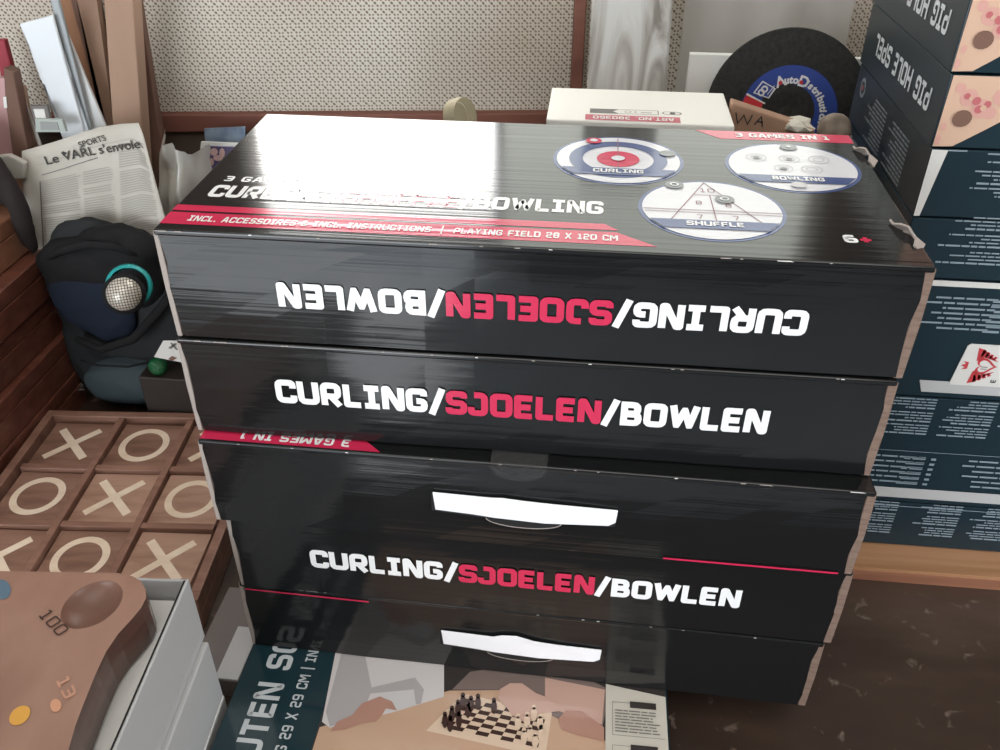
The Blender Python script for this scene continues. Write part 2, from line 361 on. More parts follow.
# ------------------------------------------------------------------ black game cartons
W, D, H = .62, .29, .1045
HP = .1057
EPS = .0004
RED_MATS = [PWHITE]*8+[PRED]*7+[PWHITE]*7
def game_box(label, x, y, z, rz, front, seedn, top=None, redline=None):
    t = thing('game_carton', label, 'game box', (x, y, z), rz, 'black game cartons in the leaning stack')
    rnd = random.Random(seedn)
    b = MB()    # body with slightly bellied front
    nx = 14
    b.box((-W/2+.004, .002, .001), (W/2-.004, D, H-.002), BLACK); b.build('body', t, bevel=.0015)
    fp = MB()   # front panel, folded at the top into the lid
    vs = []; fs = []; rows = [0, .25, .5, .75, .93, 1]
    for j, q in enumerate(rows):
        for i in range(nx+1):
            xx = -W/2+.004+(W-.010)*i/nx + (.0018*math.sin(q*9+seedn) if i in (0, nx) else 0)
            yy = -.0015-.0016*math.sin(math.pi*q)*math.sin(math.pi*i/nx)+.0004*math.sin(i*1.9+seedn+q*4)
            vs.append((xx, yy, .001+(H-.0070)*q))
    for j in range(len(rows)-1):
        for i in range(nx): k = j*(nx+1)+i; fs.append([k, k+1, k+nx+2, k+nx+1])
    fp.add(vs, fs, BLACK)
    back = [(v_[0], .002, v_[2]) for v_ in vs]; n = len(vs); 
    rim = list(range(nx+1))+[j*(nx+1)+nx for j in range(1, len(rows))]+[(len(rows)-1)*(nx+1)+i for i in range(nx-1, -1, -1)]+[j*(nx+1) for j in range(len(rows)-2, 0, -1)]
    fp.add([vs[k] for k in rim]+[back[k] for k in rim], [[i, (i+1) % len(rim), len(rim)+(i+1) % len(rim), len(rim)+i][::-1] for i in range(len(rim))], EDGE)
    yf = -.0034; lt = MB()
    if front == 'up' or front == 'down':
        s = 'CURLING/SJOELEN/BOWLEN'
        mats = [PWHITE]*8+[PRED]*7+[PWHITE]*7
        if front == 'up': text(lt, s, (-.226, yf, H*.40), X, Z, .0245, PWHITE, width=.438, mats=mats, t=.265)
        else: text(lt, s, (.224, yf, H*.575), -X, -Z, .0225, PWHITE, width=.436, mats=mats, t=.265)
    def py(xx, zz):
        q = zz/H; return -.0015-.0016*math.sin(math.pi*q)*math.sin(math.pi*(xx+W/2)/W)
    for k_, v_ in enumerate(lt.v): lt.v[k_] = (v_[0], py(v_[0], v_[2])-.0011+(v_[1]-yf), v_[2])
    if redline:
        fp.poly([(redline[0], yf, redline[2]), (redline[1], yf, redline[2]), (redline[1], yf, redline[2]+.0022), (redline[0], yf, redline[2]+.0022)], PRED)
    fpo = fp.build('front_panel', t)
    if lt.v: lt.build('lettering', fpo)
    for s_ in (-1, 1):   # raw board edges showing at the two front corners
        e = MB(); wd = .0035 if s_ < 0 else .0065
        pts = [(s_*(W/2-wd), .001, .0), (s_*(W/2+.001), .003, .0), (s_*(W/2+.002), .003, H*.5), (s_*(W/2+.0012), .003, H-.003), (s_*(W/2-wd), .001, H-.003)]
        e.prism([(p[0], -.0012, p[2]) for p in pts] if s_ > 0 else [(p[0], -.0012, p[2]) for p in pts][::-1], (0, .010, 0), KRAFT if s_ > 0 else EDGE)
        e.build('board_edge', t, bevel=.0008)
        e = MB(); e.box((s_*(W/2)-.001, .008, .002), (s_*(W/2)+.0008, D-.003, H-.004), KRAFT); e.build('side_panel', t)
    lid = MB(); lid.box((-W/2, -.0030, H-.0060), (W/2, D, H-.0004), BLACK)
    for k in range(12):  # worn pale specks along the front fold
        xx = rnd.uniform(-W/2, W/2-.02); ww = rnd.uniform(.002, .016) if rnd.random() < .5 else .003
        lid.poly([(xx, -.0030, H-.0018), (xx+ww, -.0031, H-.0017), (xx+ww*.8, -.0028, H-.0011), (xx, -.0028, H-.0013)], TORN if k % 4 == 0 else EDGE)
    zt = H-.0004+EPS/2
    def q(pts, mt, l=0): lid.poly([(a, b_2, zt+l*EPS) for a, b_2 in pts], mt)
    if top == 'title':
        top_print(lid, zt, q)
    if top == 'band':
        q([(-W/2+.001, .0), (-.135, .0), (-.160, .022), (-W/2+.001, .022)], PRED)
        text(lid, '3 GAMES IN 1', (-.165, .0145, zt+EPS), -X, -Y, .011, PWHITE, width=.108)
    lid.build('lid', t, bevel=.0019, seg=3)
    if front == 'handle':
        zc = H*.50
        sl = MB()
        o_ = [(-.0880, zc+.0115), (-.0885, zc-.0115), (-.040, zc-.0155)]+[(.0+.036*math.cos(a), zc-.015-.009*math.sin(a)) for a in [math.pi*(1-k/10) for k in range(11)]]+[(.086, zc-.0135), (.0885, zc+.003)]
        sl.prism([(a, -.0042, c) for a, c in o_], (0, .0035, 0), SLOT); so_ = sl.build('hand_slot', t)
        rm = MB(); stroke(rm, [Vector((.036*math.cos(math.pi*(1-k/14)), zc-.015-.0095*math.sin(math.pi*(1-k/14)))) for k in range(15)], .0011, lambda p_: Vector((p_.x, -.0046, p_.y)), EDGE); rm.build('cut_rim', so_)
        h = MB(); o_ = [(-.0865, zc+.0125), (-.0845, zc-.009), (-.05, zc-.0105), (-.028, zc-.0125), (.02, zc-.0145), (.080, zc-.0115), (.0865, zc-.007), (.0875, zc+.0085), (.04, zc+.0100), (.015, zc+.0120 if seedn != 3 else zc+.0108), (-.004, zc+.0175 if seedn != 3 else zc+.0118), (-.020, zc+.0160 if seedn != 3 else zc+.0130), (-.030, zc+.0122)]
        h.prism([(a, -.0058-.0012*math.cos(a*17), c) for a, c in o_], (0, .0016, 0), STRAP); h.build('handle', t, bevel=.0006)
    if seedn == 3:
        tp_ = MB(); tp_.disc((-.006, -.0058, H-.001), X, Z, .026, .016, TAPE, 24, 180, 360); tp_.prism([(-.032, -.0058, H), (.020, -.0058, H), (.020, .03, H+.0003), (-.032, .03, H+.0003)], (0, 0, .0002), TAPE)
        tp_.build('clear_seal', t)
    return t

def top_print(lid, zt, q):
    L = lambda k: zt+k*EPS
    # title, small line above it, red bands
    text(lid, 'CURLING/SHUFFLE/BOWLING', (-.291, .0665, L(0)), X, Y, .0255, PWHITE, width=.348, mats=[PWHITE]*8+[PRED]*7+[PWHITE]*8, t=.24)
    text(lid, '3 GAMES IN 1', (-.289, .102, L(0)), X, Y, .0115, PWHITE, width=.108)
    q([(-W/2+.001, .0355), (-W/2+.001, .047), (.058, .047), (.070, .0355)], PRED)
    q([(-W/2+.001, .009), (-W/2+.001, .032), (.068, .032), (.100, .009)], PRED)
    text(lid, 'INCL. ACCESSOIRES & INCL. INSTRUCTIONS', (-.288, .015, L(1)), X, Y, .0105, PWHITE, width=.205, t=.2)
    lid.poly([(-.0745, .0125, L(1)), (-.0732, .0125, L(1)), (-.0732, .028, L(1)), (-.0745, .028, L(1))], PWHITE)
    text(lid, 'PLAYING FIELD 28 X 120 CM', (-.064, .015, L(1)), X, Y, .0105, PWHITE, width=.133, t=.2)
    text(lid, '6', (.250, .0335, L(0)), X, Y, .0135, PWHITE, t=.26); text(lid, '+', (.262, .0335, L(0)), X, Y, .0135, PRED, t=.26)
    q([(.150, D-.002), (.174, D-.026), (W/2-.004, D-.026), (W/2-.004, D-.002)], PRED)
    text(lid, '3 GAMES IN 1', (.190, D-.0195, L(1)), X, Y, .0115, PWHITE, width=.094)
    # three round game pictures
    def circ(cx, cy, r, word):
        lid.disc((cx, cy, L(0)), X, Y, r, r, PBLUE, 56); lid.disc((cx, cy, L(1)), X, Y, r-.0035, r-.0035, PPALE, 56)
        y0 = cy-r*.66; y1 = cy-r*.40; R_ = r-.0034
        def cap(yy): return math.sqrt(max(0, R_*R_-(yy-cy)**2))
        lid.poly([(cx-cap(y0), y0, L(3)), (cx+cap(y0), y0, L(3)), (cx+cap(y1), y1, L(3)), (cx-cap(y1), y1, L(3))], PBLUE)
        text(lid, word, (cx-.0235, y0+.0045, L(4)), X, Y, .0085, PWHITE, width=.047)
    cx, cy, r = .070, .194, .0625
    circ(cx, cy, r, 'CURLING')
    lid.ring((cx, cy, L(2)), X, Y, .047, .034, PBLUE, 48); lid.disc((cx, cy, L(2)), X, Y, .0205, .0205, PRED, 40); lid.disc((cx, cy, L(4)), X, Y, .0065, .0065, PPALE, 24)
    for xx in (cx,): lid.poly([(xx-.0004, cy-.022, L(3)), (xx+.0004, cy-.022, L(3)), (xx+.0004, cy+.055, L(3)), (xx-.0004, cy+.055, L(3))], PLINE)
    lid.disc((cx-.024, cy+.046, L(4)), X, Y, .008, .008, PRED, 20); lid.disc((cx+.048, cy+.018, L(4)), X, Y, .008, .008, PGREY, 20); lid.disc((cx-.024, cy+.046, L(5)), X, Y, .004, .004, PPALE, 12)
    cx, cy, r = .149, .086, .0625
    circ(cx, cy, r, 'SHUFFLE')
    def ln(a, b, w=.0005, l=2, mt=PLINE):
        a = Vector((a[0], a[1], L(l))); b = Vector((b[0], b[1], L(l))); d = (b-a).normalized(); n = Vector((-d.y, d.x, 0))*w
        lid.poly([a-n, b-n, b+n, a+n], mt)
    ln((cx-.002, cy+.057), (cx-.036, cy-.026)); ln((cx-.002, cy+.057), (cx+.040, cy-.026)); ln((cx-.013, cy+.029), (cx+.014, cy+.029))
    ln((cx-.058, cy-.004), (cx+.059, cy-.004)); ln((cx-.057, cy-.009), (cx+.058, cy-.009)); ln((cx+.001, cy+.029), (cx+.002, cy-.026))
    text(lid, '10', (cx-.007, cy+.035, L(2)), X, Y, .009, PLINE, t=.12); text(lid, '8', (cx-.013, cy+.008, L(2)), X, Y, .008, PLINE, t=.12)
    text(lid, '8', (cx+.012, cy+.004, L(2)), X, Y, .008, PLINE, t=.12)
    text(lid, '7', (cx-.014, cy-.021, L(2)), X, Y, .008, PLINE, t=.12); text(lid, '7', (cx+.016, cy-.021, L(2)), X, Y, .008, PLINE, t=.12)
    for dx, dy in ((-.029, .048), (.013, .020)):
        lid.disc((cx+dx, cy+dy, L(4)), X, Y, .0085, .0085, PGREY, 20); lid.ring((cx+dx, cy+dy, L(5)), X, Y, .0042, .0025, PPALE, 16)
    cx, cy, r = .234, .193, .0625
    circ(cx, cy, r, 'BOWLING')
    for dx, dy, rr in ((-.031, .020, .010), (0, .019, .010), (.028, .020, .010), (-.009, -.006, .009), (.017, -.006, .010)):
        lid.ring((cx+dx, cy+dy, L(2)), X, Y, rr, rr-.001, PFAINT, 28)
        lid.ring((cx+dx, cy+dy, L(2)), X, Y, rr*.55, rr*.45, PFAINT, 20)
        if rr != .010 or dx < .01: lid.disc((cx+dx, cy+dy-.001, L(3)), X, Y, .0032, .0028, PGREY, 16)
    lid.disc((cx+.004, cy+.050, L(4)), X, Y, .0085, .0085, PGREY, 20); lid.disc((cx+.004, cy+.050, L(5)), X, Y, .0025, .0025, PPALE, 10)
    lid.disc((cx-.002, cy-.048, L(5)), X, Y, .0075, .0065, PFAINT, 20)

g1 = game_box('topmost black game box of the stack, with three round game pictures on its lid', 0, 0, 4*HP, 0, 'down', 1, top='title')
g2 = game_box('second black game box from the top, upright lettering directly under the topmost box', -.0019, -.0005, 3*HP, -.0004, 'up', 2)
g3 = game_box('third black game box from the top, with white handle and red corner on its lid', .0011, -.0156, 2*HP, -.0134, 'handle', 3, top='band', redline=(.135, .298, .0012))
g4 = game_box('fourth black game box from the top, lettered, between the two boxes with white handles', .0056, -.0078, 1*HP, -.0201, 'up', 4)
g5 = game_box('lowest black game box of the stack, with white handle, resting on the chess box', .0001, -.0053, .0006, -.0275, 'handle', 5, redline=(-.303, -.165, H-.0092))
# crumpled board tongues sticking out at the right edge of the topmost box
for (dx, dy, s_, rr) in ((W/2-.011, .052, 1, .3), (W/2-.004, .235, .8, -.2)):
    c = MB(); o = []
    n = 7
    for k in range(n):
        q_ = k/(n-1); o.append((dx+.004*math.sin(q_*5)*s_+.002-.004*q_, dy+.045*q_*s_-.022, H+.0005+.005*math.sin(q_*math.pi)+.0015*math.sin(k*2.3)))
    vs = [p for p in o]+[(p[0]+.0045+.002*math.sin(i*1.7), p[1]-.003, p[2]-.0035) for i, p in enumerate(o)]+[(p[0]+.0035, p[1]-.002, p[2]-.0055) for p in o]
    c.add(vs, [[i, i+1, n+i+1, n+i] for i in range(n-1)]+[[n+i, n+i+1, 2*n+i+1, 2*n+i] for i in range(n-1)], EDGE)
    oo = c.build('torn_flap', g1); so = oo.modifiers.new('s', 'SOLIDIFY'); so.thickness = .0018; oo['label'] = 'crumpled brown torn board edge'

# ------------------------------------------------------------------ chess game box under the stack
ch = thing('chess_game_box', 'flat teal chess game box with photo of hands playing chess, under the black stack', 'game box', (0, 0, TZ))
cb = MB(); cb.box((-.311, -.20, 0), (.163, .24, .05), mat('gloss teal board', (.012, .035, .045), .08, .6)); cb.build('body', ch, bevel=.0015)
pr = MB(); ZC = .0503
GT = lambda n, c: mat('chess print '+n, c, .09, .6)
TXT = GT('grey letters', (.56, .60, .62)); TAN = GT('tan', (.58, .38, .26)); DK = GT('dark', (.045, .038, .036)); SHW = GT('shirt', (.66, .62, .61)); SHG = GT('shirt shade', (.44, .41, .41))
SKIN = GT('skin', (.46, .25, .19)); SKIN2 = GT('skin light', (.58, .37, .30)); CREAM = GT('cream', (.62, .58, .50)); WB = GT('board wood', (.74, .56, .42)); BLK = GT('piece dark', (.06, .03, .025)); TAUP = GT('taupe', (.21, .155, .14))
text(pr, 'HOUTEN SCHAAKSPEL', (-.258, -.185, ZC), Y, -X, .029, TXT, width=.385, t=.2)
text(pr, 'AFMETING 29 X 29 CM | INCL. SCHAAKSTUKKEN', (-.232, -.190, ZC), Y, -X, .0125, TXT, width=.335, t=.17)
def cq(uv, mt, l=0): pr.poly([Vector((*P(u, v, 2, 0).to_2d(), ZC+l*.0002)) for u, v in uv], mt)
def cdisc(u, v, ru, rv, mt, l=4, seg=16):
    cq([(u+ru*math.cos(2*math.pi*k/seg), v+rv*math.sin(2*math.pi*k/seg)) for k in range(seg)][::-1], mt, l)
pr.poly([(-.207, -.199, ZC), (.161, -.199, ZC), (.161, .15, ZC), (-.207, .15, ZC)], DK)
pr.poly([(-.2065, -.199, ZC+.0001), (.161, -.199, ZC+.0001), (.161, -.078, ZC+.0001), (.10, -.083, ZC+.0001), (.02, -.025, ZC+.0001), (-.075, -.036, ZC+.0001), (-.205, -.095, ZC+.0001)], TAN)
cq([(338, 640), (444, 640), (444, 697), (395, 712), (330, 728), (322, 722)], SHW, 1)
cq([(362, 640), (372, 690), (362, 715), (330, 727), (326, 712), (345, 640)], SHG, 2)
cq([(405, 688), (420, 686), (422, 704), (388, 712), (372, 700)], mat('chess print white cup', (.62, .60, .60), .09, .6), 2)
cq([(372, 688), (415, 678), (424, 690), (421, 704), (416, 705), (414, 690), (370, 694)], SHG, 3)
cq([(338, 722), (352, 716), (362, 704), (380, 697), (392, 702), (397, 711), (386, 709), (382, 716), (376, 722), (362, 724), (345, 730), (330, 732)], SKIN, 4)
cq([(452, 690), (470, 672), (548, 660), (610, 690), (600, 740), (560, 720), (500, 690)], TAUP, 1)
cq([(545, 678), (605, 690), (602, 725), (560, 712), (545, 700)], SKIN2, 2)
cq([(500, 690), (510, 684), (522, 684), (536, 694), (552, 700), (560, 712), (540, 714), (526, 724), (512, 716), (505, 706), (498, 700)], SKIN2, 6)
cq([(558, 720), (566, 711), (582, 712), (604, 728), (604, 742), (578, 736), (562, 730)], SKIN, 5)
# chessboard in the picture
bq = [(428, 729), (463, 695), (551, 712), (545, 750)]
cq([(426, 731), (463, 694), (552, 713), (546, 752), (520, 752)], WB, 2)
A_, B_, C_, D_ = (437, 727), (466, 699), (546, 716), (538, 748)
def bl(s, t_): return tuple(A_[i]*(1-s)*(1-t_)+B_[i]*(1-s)*t_+C_[i]*s*t_+D_[i]*s*(1-t_) for i in (0, 1))
for i in range(8):
    for j in range(8):
        if (i+j) % 2: cq([bl(i/8, j/8), bl((i+1)/8, j/8), bl((i+1)/8, (j+1)/8), bl(i/8, (j+1)/8)][::-1], BLK, 3)
rn = random.Random(4)
for k, (u, v) in enumerate([(445, 722), (452, 716), (458, 710), (463, 703), (450, 726), (459, 722), (468, 712), (471, 706), (494, 708), (478, 704)]):
    cdisc(u, v, 3, 7, BLK, 7); cdisc(u, v-7, 2.2, 2.6, BLK, 7)
for k, (u, v) in enumerate([(535, 742), (541, 735), (530, 735), (540, 724), (524, 738), (518, 724), (527, 722), (534, 715)]):
    cdisc(u, v, 3.2, 7, WB, 7); cdisc(u, v-7, 2.2, 2.6, WB, 7)
lb = .0016
pr.poly([(.096, -.199, ZC+lb*.5), (.161, -.199, ZC+lb*.5), (.161, -.020, ZC+lb*.5), (.096, -.010, ZC+lb*.5)], CREAM)
for yy in (-.030, -.082, -.135):
    pr.poly([(.122, yy-.008, ZC+lb), (.150, yy-.008, ZC+lb), (.150, yy, ZC+lb), (.122, yy, ZC+lb)], DK)
    microtext(pr, (.106, yy-.013, ZC+lb), X, Y, .050, 8, .0036, INKG, ragged=.2, seed=int(-yy*1000))
    for a, b2 in (((.103, yy-.042), (.1035, yy-.002)), ((.103, yy-.0425), (.158, yy-.042)), ((.103, yy-.0025), (.122, yy-.002))):
        pr.poly([(a[0], a[1], ZC+lb), (b2[0], a[1], ZC+lb), (b2[0], b2[1], ZC+lb), (a[0], b2[1], ZC+lb)], INKG)
o = pr.build('printed_cover', ch); o['label'] = 'printed photo of two people moving chess pieces'

# ------------------------------------------------------------------ teal stack on the right
YR = .272; XC = .386; WR = .46; DR = .313
def tbox(label, z0, z1, dx=0, dy=0, rz=0, mt=TEAL):
    t = thing('game_carton', label, 'game box', (XC+dx, YR+dy, z0), rz, 'dark teal game cartons stacked at the right')
    hh = z1-z0
    b = MB(); b.box((0, 0, .0004), (WR, DR, hh-.0006), TEAL)
    # left side carries the greyer long print
    b.poly([(-.0003, DR-.001, .001), (-.0003, .001, .001), (-.0003, .001, hh-.0015), (-.0003, DR-.001, hh-.0015)], TEALD)
    b.build('body', t, bevel=.0012); return t, hh
def tgroup(mb, x, z, w_, rows, seed, y=-.0012, lh=.0042):
    """upside-down text block, ragged at left because it is turned over; right edge at x"""
    microtext(mb, (x, y, z), -X, -Z, w_, rows, lh, TTXT, True, .5, seed)
def side_title(mb, hh):
    text(mb, 'PIG HOLE SPEL', (-.0010, .035, hh*.66), Y, -Z, .024, mat('pale letters', (.52, .55, .56), .4), width=.225, t=.2)
def pig_picture(mb, hh):
    y = -.0010
    p = lambda a, c: (a, y, c*hh)
    mb.poly([p(.001, .02), p(.020, .03), p(.045, .26), p(.075, .55), p(.12, .80), p(.12, .985), p(.002, .985)], PEACH)
    y = -.0013
    p = lambda a, c: (a, y, c*hh)
    lay = [0]
    def bl(cx, cz, r, mt, k=1.0):
        lay[0] += 1; yy = y-lay[0]*.00004
        mb.poly([(cx+r*math.cos(q*math.pi/7)*k, yy, cz*hh+r*math.sin(q*math.pi/7)) for q in range(14)], mt)
    for cx, cz, r in ((.012, .82, .005), (.022, .70, .0085), (.036, .56, .0095), (.052, .72, .008), (.046, .50, .006)): bl(cx, cz, r, PINK)
    y = -.0016
    for cx, cz, r in ((.020, .72, .003), (.030, .66, .004), (.034, .55, .004), (.041, .62, .0035)): bl(cx, cz, r, PINKD)
    for cx, cz, r in ((.038, .57, .003), (.024, .69, .002)): bl(cx, cz, r, PEACH)
    bl(.021, .42, .0085, BROWN, 1.1); bl(.006, .30, .004, PINK, .6); bl(.004, .12, .005, PINK, .5)
def side_lines(t_, hh, seed):
    wm = mat('side small text', (.22, .25, .27), .5); mb = MB()
    mb.disc((-.0008, DR-.035, hh*.70), Y, Z, .012, .012, wm, 24); mb.disc((-.0011, DR-.035, hh*.70), Y, Z, .008, .008, TEALD, 24)
    mb.disc((-.0014, DR-.035, hh*.70), Y, Z, .004, .004, mat('side logo red', (.35, .12, .12), .5), 16); mb.build('round_emblem', t_)
    for k, y0 in enumerate((.16, .065)):
        mb = MB(); microtext(mb, (-.0009, y0, hh*.10), Y, -Z, .085, 11, .0050, wm, False, .5, seed+k); mb.build('side_text', t_)
# top two: pig hole game
for k, (z0, z1, lab) in enumerate(((.5975, .672, 'topmost teal PIG HOLE SPEL game box of the right stack, cut by the photo edge'),
                                   (.5235, .5965, 'second teal PIG HOLE SPEL game box of the right stack, under the topmost one'))):
    t_, hh = tbox(lab, z0, z1, dx=-.002-(k == 0)*.002); p_ = MB(); pig_picture(p_, hh); o = p_.build('printed_picture', t_); o['label'] = 'printed picture of pink pigs'
    p_ = MB(); side_title(p_, hh); p_.build('side_lettering', t_)
t_, hh = tbox('third teal box from the top of the right stack, white strip down its corner', .4485, .5225)
p_ = MB()
p_.poly([(.000, -.0008, .001), (.006, -.0008, .001), (.0155, -.0008, hh-.001), (.000, -.0008, hh-.001)], TWH)
p_.poly([(.0155, -.0010, hh-.002), (.034, -.0010, hh-.002), (.034, -.0010, hh-.0005), (.0155, -.0010, hh-.0005)], TTXT); p_.build('white_board_edge', t_)
p_ = MB()
for i, z_ in enumerate((.055, .0365, .0185)): tgroup(p_, .135, z_+.004, .09, 4, 20+i)
p_.build('small_print', t_); side_lines(t_, hh, 3)
t_, hh = tbox('fourth teal box from the top of the right stack, above a thin white edge', .3765, .4475)
p_ = MB()
for i, z_ in enumerate((.058, .038, .018)): tgroup(p_, .118, z_+.004, .085, 4, 30+i)
p_.build('small_print', t_); side_lines(t_, hh, 5)
# thin white tray edge
def bigbox(label, z0, z1, kind):
    t_, hh = tbox(label, z0, z1, dx=.0, dy=.0)
    p_ = MB(); s0 = .012 if kind != 'low' else 0
    if kind == 'logo':
        p_.poly([(0, -.0008, hh-.0075), (WR, -.0008, hh-.0075), (WR, -.0008, hh-.0005), (0, -.0008, hh-.0005)], TWH)
    if kind in ('logo', 'fold'):
        a = .060 if kind == 'logo' else .047
        p_.poly([(a+.006, -.0008, .0075), (WR, -.0008, .0075), (WR, -.0008, .024), (a, -.0008, .024)], WCART)
    if p_.v: p_.build('white_board_edge', t_)
    p_ = MB()
    if kind == 'logo':
        for i in range(7): microtext(p_, (.115+(.012 if i % 2 else 0), -.0012, hh-.020-i*.0065), -X, -Z, .10 if i % 2 else .085, 1, .006, TTXT, False, .35, 50+i); microtext(p_, (.128, -.0012, hh-.0215-i*.0065), -X, -Z, .018, 1, .0075, TTXT, False, 0, 60+i)
    if kind == 'fold':
        for c_, x_ in enumerate((.088, .158, .226)):
            for i, z_ in enumerate((hh-.014, hh-.034, hh-.053)): tgroup(p_, x_, z_, .062, 4, 70+i+10*c_)
        p_.poly([(0, -.0010, .084), (WR, -.0010, .084), (WR, -.0010, .0847), (0, -.0010, .0847)], TTXT)
        for c_, x_ in enumerate((.098, .226)):
            for i in range(6):
                microtext(p_, (x_, -.0012, .0765-i*.0082), -X, -Z, .085, 1, .0062, TTXT, False, .25, 90+i+c_*9)
                microtext(p_, (x_, -.0012, .0755-i*.0082), -X, -Z, .026, 1, .0085, TTXT, False, 0, 99+i); microtext(p_, (x_+.0125, -.0012, .0755-i*.0082), -X, -Z, .006, 1, .0085, TTXT, False, 0, 9+i)
    if kind == 'low':
        for c_, x_ in enumerate((.085, .165, .235)):
            for i, z_ in enumerate((hh-.012, hh-.032, hh-.052)): tgroup(p_, x_, z_, .058, 4, 110+i+10*c_)
        p_.poly([(0, -.0010, hh-.0065), (WR, -.0010, hh-.0065), (WR, -.0010, hh-.0055), (0, -.0010, hh-.0055)], TTXT)
    p_.build('small_print', t_)
    if kind == 'logo':
        s_ = MB(); bz = .0205; y = -.0016
        s_.prism([(.094, y, bz+.0), (.19, y, bz), (.19, y, bz+.057), (.1035, y, bz+.057), (.1000, y, bz+.054)], (0, .0009, 0), TWH)
        # winged heart, drawn turned on its side
        cx, cz = .1265, bz+.028
        def T(a, c): return (cx+a*1.15, y-.0003, cz+c*1.15)
        hs = []
        for k in range(32):
            q = 2*math.pi*k/32; hx = 16*math.sin(q)**3; hy = 13*math.cos(q)-5*math.cos(2*q)-2*math.cos(3*q)-math.cos(4*q); hs.append((-hy*.00072, hx*.00062))
        n = len(hs)
        s_.add([T(*p) for p in hs]+[T(p[0]*.72, p[1]*.72) for p in hs], [[i, (i+1) % n, n+(i+1) % n, n+i] for i in range(n)], LRED)
        for sgn in (1, -1):
            s_.poly([T(-.010, sgn*.006), T(-.012, sgn*.0215), T(-.006, sgn*.0195), T(.002, sgn*.013), T(.011, sgn*.006), T(.006, sgn*.0075), T(-.003, sgn*.0105), T(-.009, sgn*.006)][::sgn], LRED)
            for k in range(4):
                a0 = -.008+k*.0042; s_.poly([T(a0, sgn*(.0115-k*.001)), T(a0+.0022, sgn*(.011-k*.001)), T(a0+.0045, sgn*(.0185-k*.0025)), T(a0+.0015, sgn*(.0200-k*.0025))][::sgn], LRED)
        s_.poly([T(-.0165, -.004), T(-.0165, .004), T(-.022, .005), T(-.019, .002), T(-.0235, 0), T(-.019, -.002), T(-.022, -.005)], LRED)
        microtext(s_, (cx-.004, y-.0003, cz-.0015), X, Z, .008, 2, .0028, INKG, seed=3); text(s_, 'E', (cx+.018, y-.0003, cz-.022), Z, -X, .006, INK)
        o = s_.build('logo_sticker', t_, bevel=0); o['label'] = 'white sticker with red winged heart emblem'
bigbox('tall teal game box in the right stack with white sticker bearing a red winged heart', .2190, .3755, 'logo')
bigbox('tall teal game box directly below the one with the red winged heart sticker', .0515, .2180, 'fold')
bigbox('lowest teal game box of the right stack, lying on the pale pine plank', -.0255, .0505, 'low')
# plastic corner of the tall box peeking out
pk = MB(); pk.box((0.37, .227, TZ), (1.02, .62, -.027), PALEP); pk.box((0.37, .2262, TZ+.0005), (1.02, .2272, -.032), REDW2); o = pk.build('pine_plank', bevel=.003); tag(o, 'pale pine plank lying on the dark table under the teal boxes', 'plank')

# ------------------------------------------------------------------ noughts and crosses board
bd = thing('noughts_and_crosses_board', 'square wooden noughts and crosses board with nine compartments, left of the black stack', 'board game', (-.590, .233, TZ), .0755)
bd.scale = (1, 1.065, 1)
S = .1765; bh = .05; ft = .013
fb = MB(); fb.box((-S, -S, 0), (S, S, .026), FRAMEW); fb.build('base', bd, bevel=.002)
for a in (0, 1):
    for s_ in (-1, 1):
        q = MB()
        if a: q.box((-S, s_*(S-ft/2)-ft/2, .026), (S, s_*(S-ft/2)+ft/2, bh), FRAMEW)
        else: q.box((s_*(S-ft/2)-ft/2, -S+ft, .026), (s_*(S-ft/2)+ft/2, S-ft, bh), FRAMEW)
        q.build('rim', bd, bevel=.0012)
pit = (2*S-2*ft)/3
for s_ in (-1, 1):
    q = MB(); q.box((s_*pit/2-.005, -S+ft, .026), (s_*pit/2+.005, S-ft, bh-.001), FRAMEW); q.build('divider', bd, bevel=.001)
    q = MB()
    for k in (-1, 0, 1): q.box((k*pit-(pit/2-.005), s_*pit/2-.005, .026), (k*pit+(pit/2-.005), s_*pit/2+.005, bh-.003), FRAMEW)
    q.build('divider', bd, bevel=.001)
BM = Matrix.Translation((-.590, .233, TZ)) @ Matrix.Rotation(.0755, 4, 'Z') @ Matrix.Diagonal((1, 1.065, 1, 1))
rowN = {1: 'back', 0: 'middle', -1: 'front'}; colN = {-1: 'left', 0: 'centre', 1: 'right'}
for j in (1, 0, -1):
    for i in (-1, 0, 1):
        kind = 'X' if (i+j) % 2 == 0 else 'O'
        wm = WALN2 if (i, j) in ((0, 0), (1, 0), (1, -1)) else WALNUT
        c = BM @ Vector((i*pit, j*pit, .0262)); hs = pit/2-.0075
        desc = 'wooden tile with pale %s inlay in the %s %s compartment of the board' % ('cross' if kind == 'X' else 'ring', rowN[j], colN[i])
        tt = thing('game_tile', desc, 'game tile', c, .0755+random.uniform(-.02, .02), 'tiles of the noughts and crosses board'); tt.scale = (1, 1.065, 1)
        q = MB(); q.box((-hs, -hs, 0), (hs, hs, .0155), wm); q.build('block', tt, bevel=.0015)
        q = MB()
        if kind == 'O':
            q.ring((0, 0, .0160), X*1.0, Y, .0365, .0268, INLAY, 48); q.build('ring_inlay', tt)
        else:
            for sg in (1, -1):
                d = Vector((.030, sg*.031, 0)); n = Vector((-d.y, d.x, 0)).normalized()*.0056; z_ = Vector((0, 0, .0160+.0001*sg))
                q.poly([z_-d-n, z_+d-n, z_+d+n, z_-d+n], INLAY)
            q.build('cross_inlay', tt)

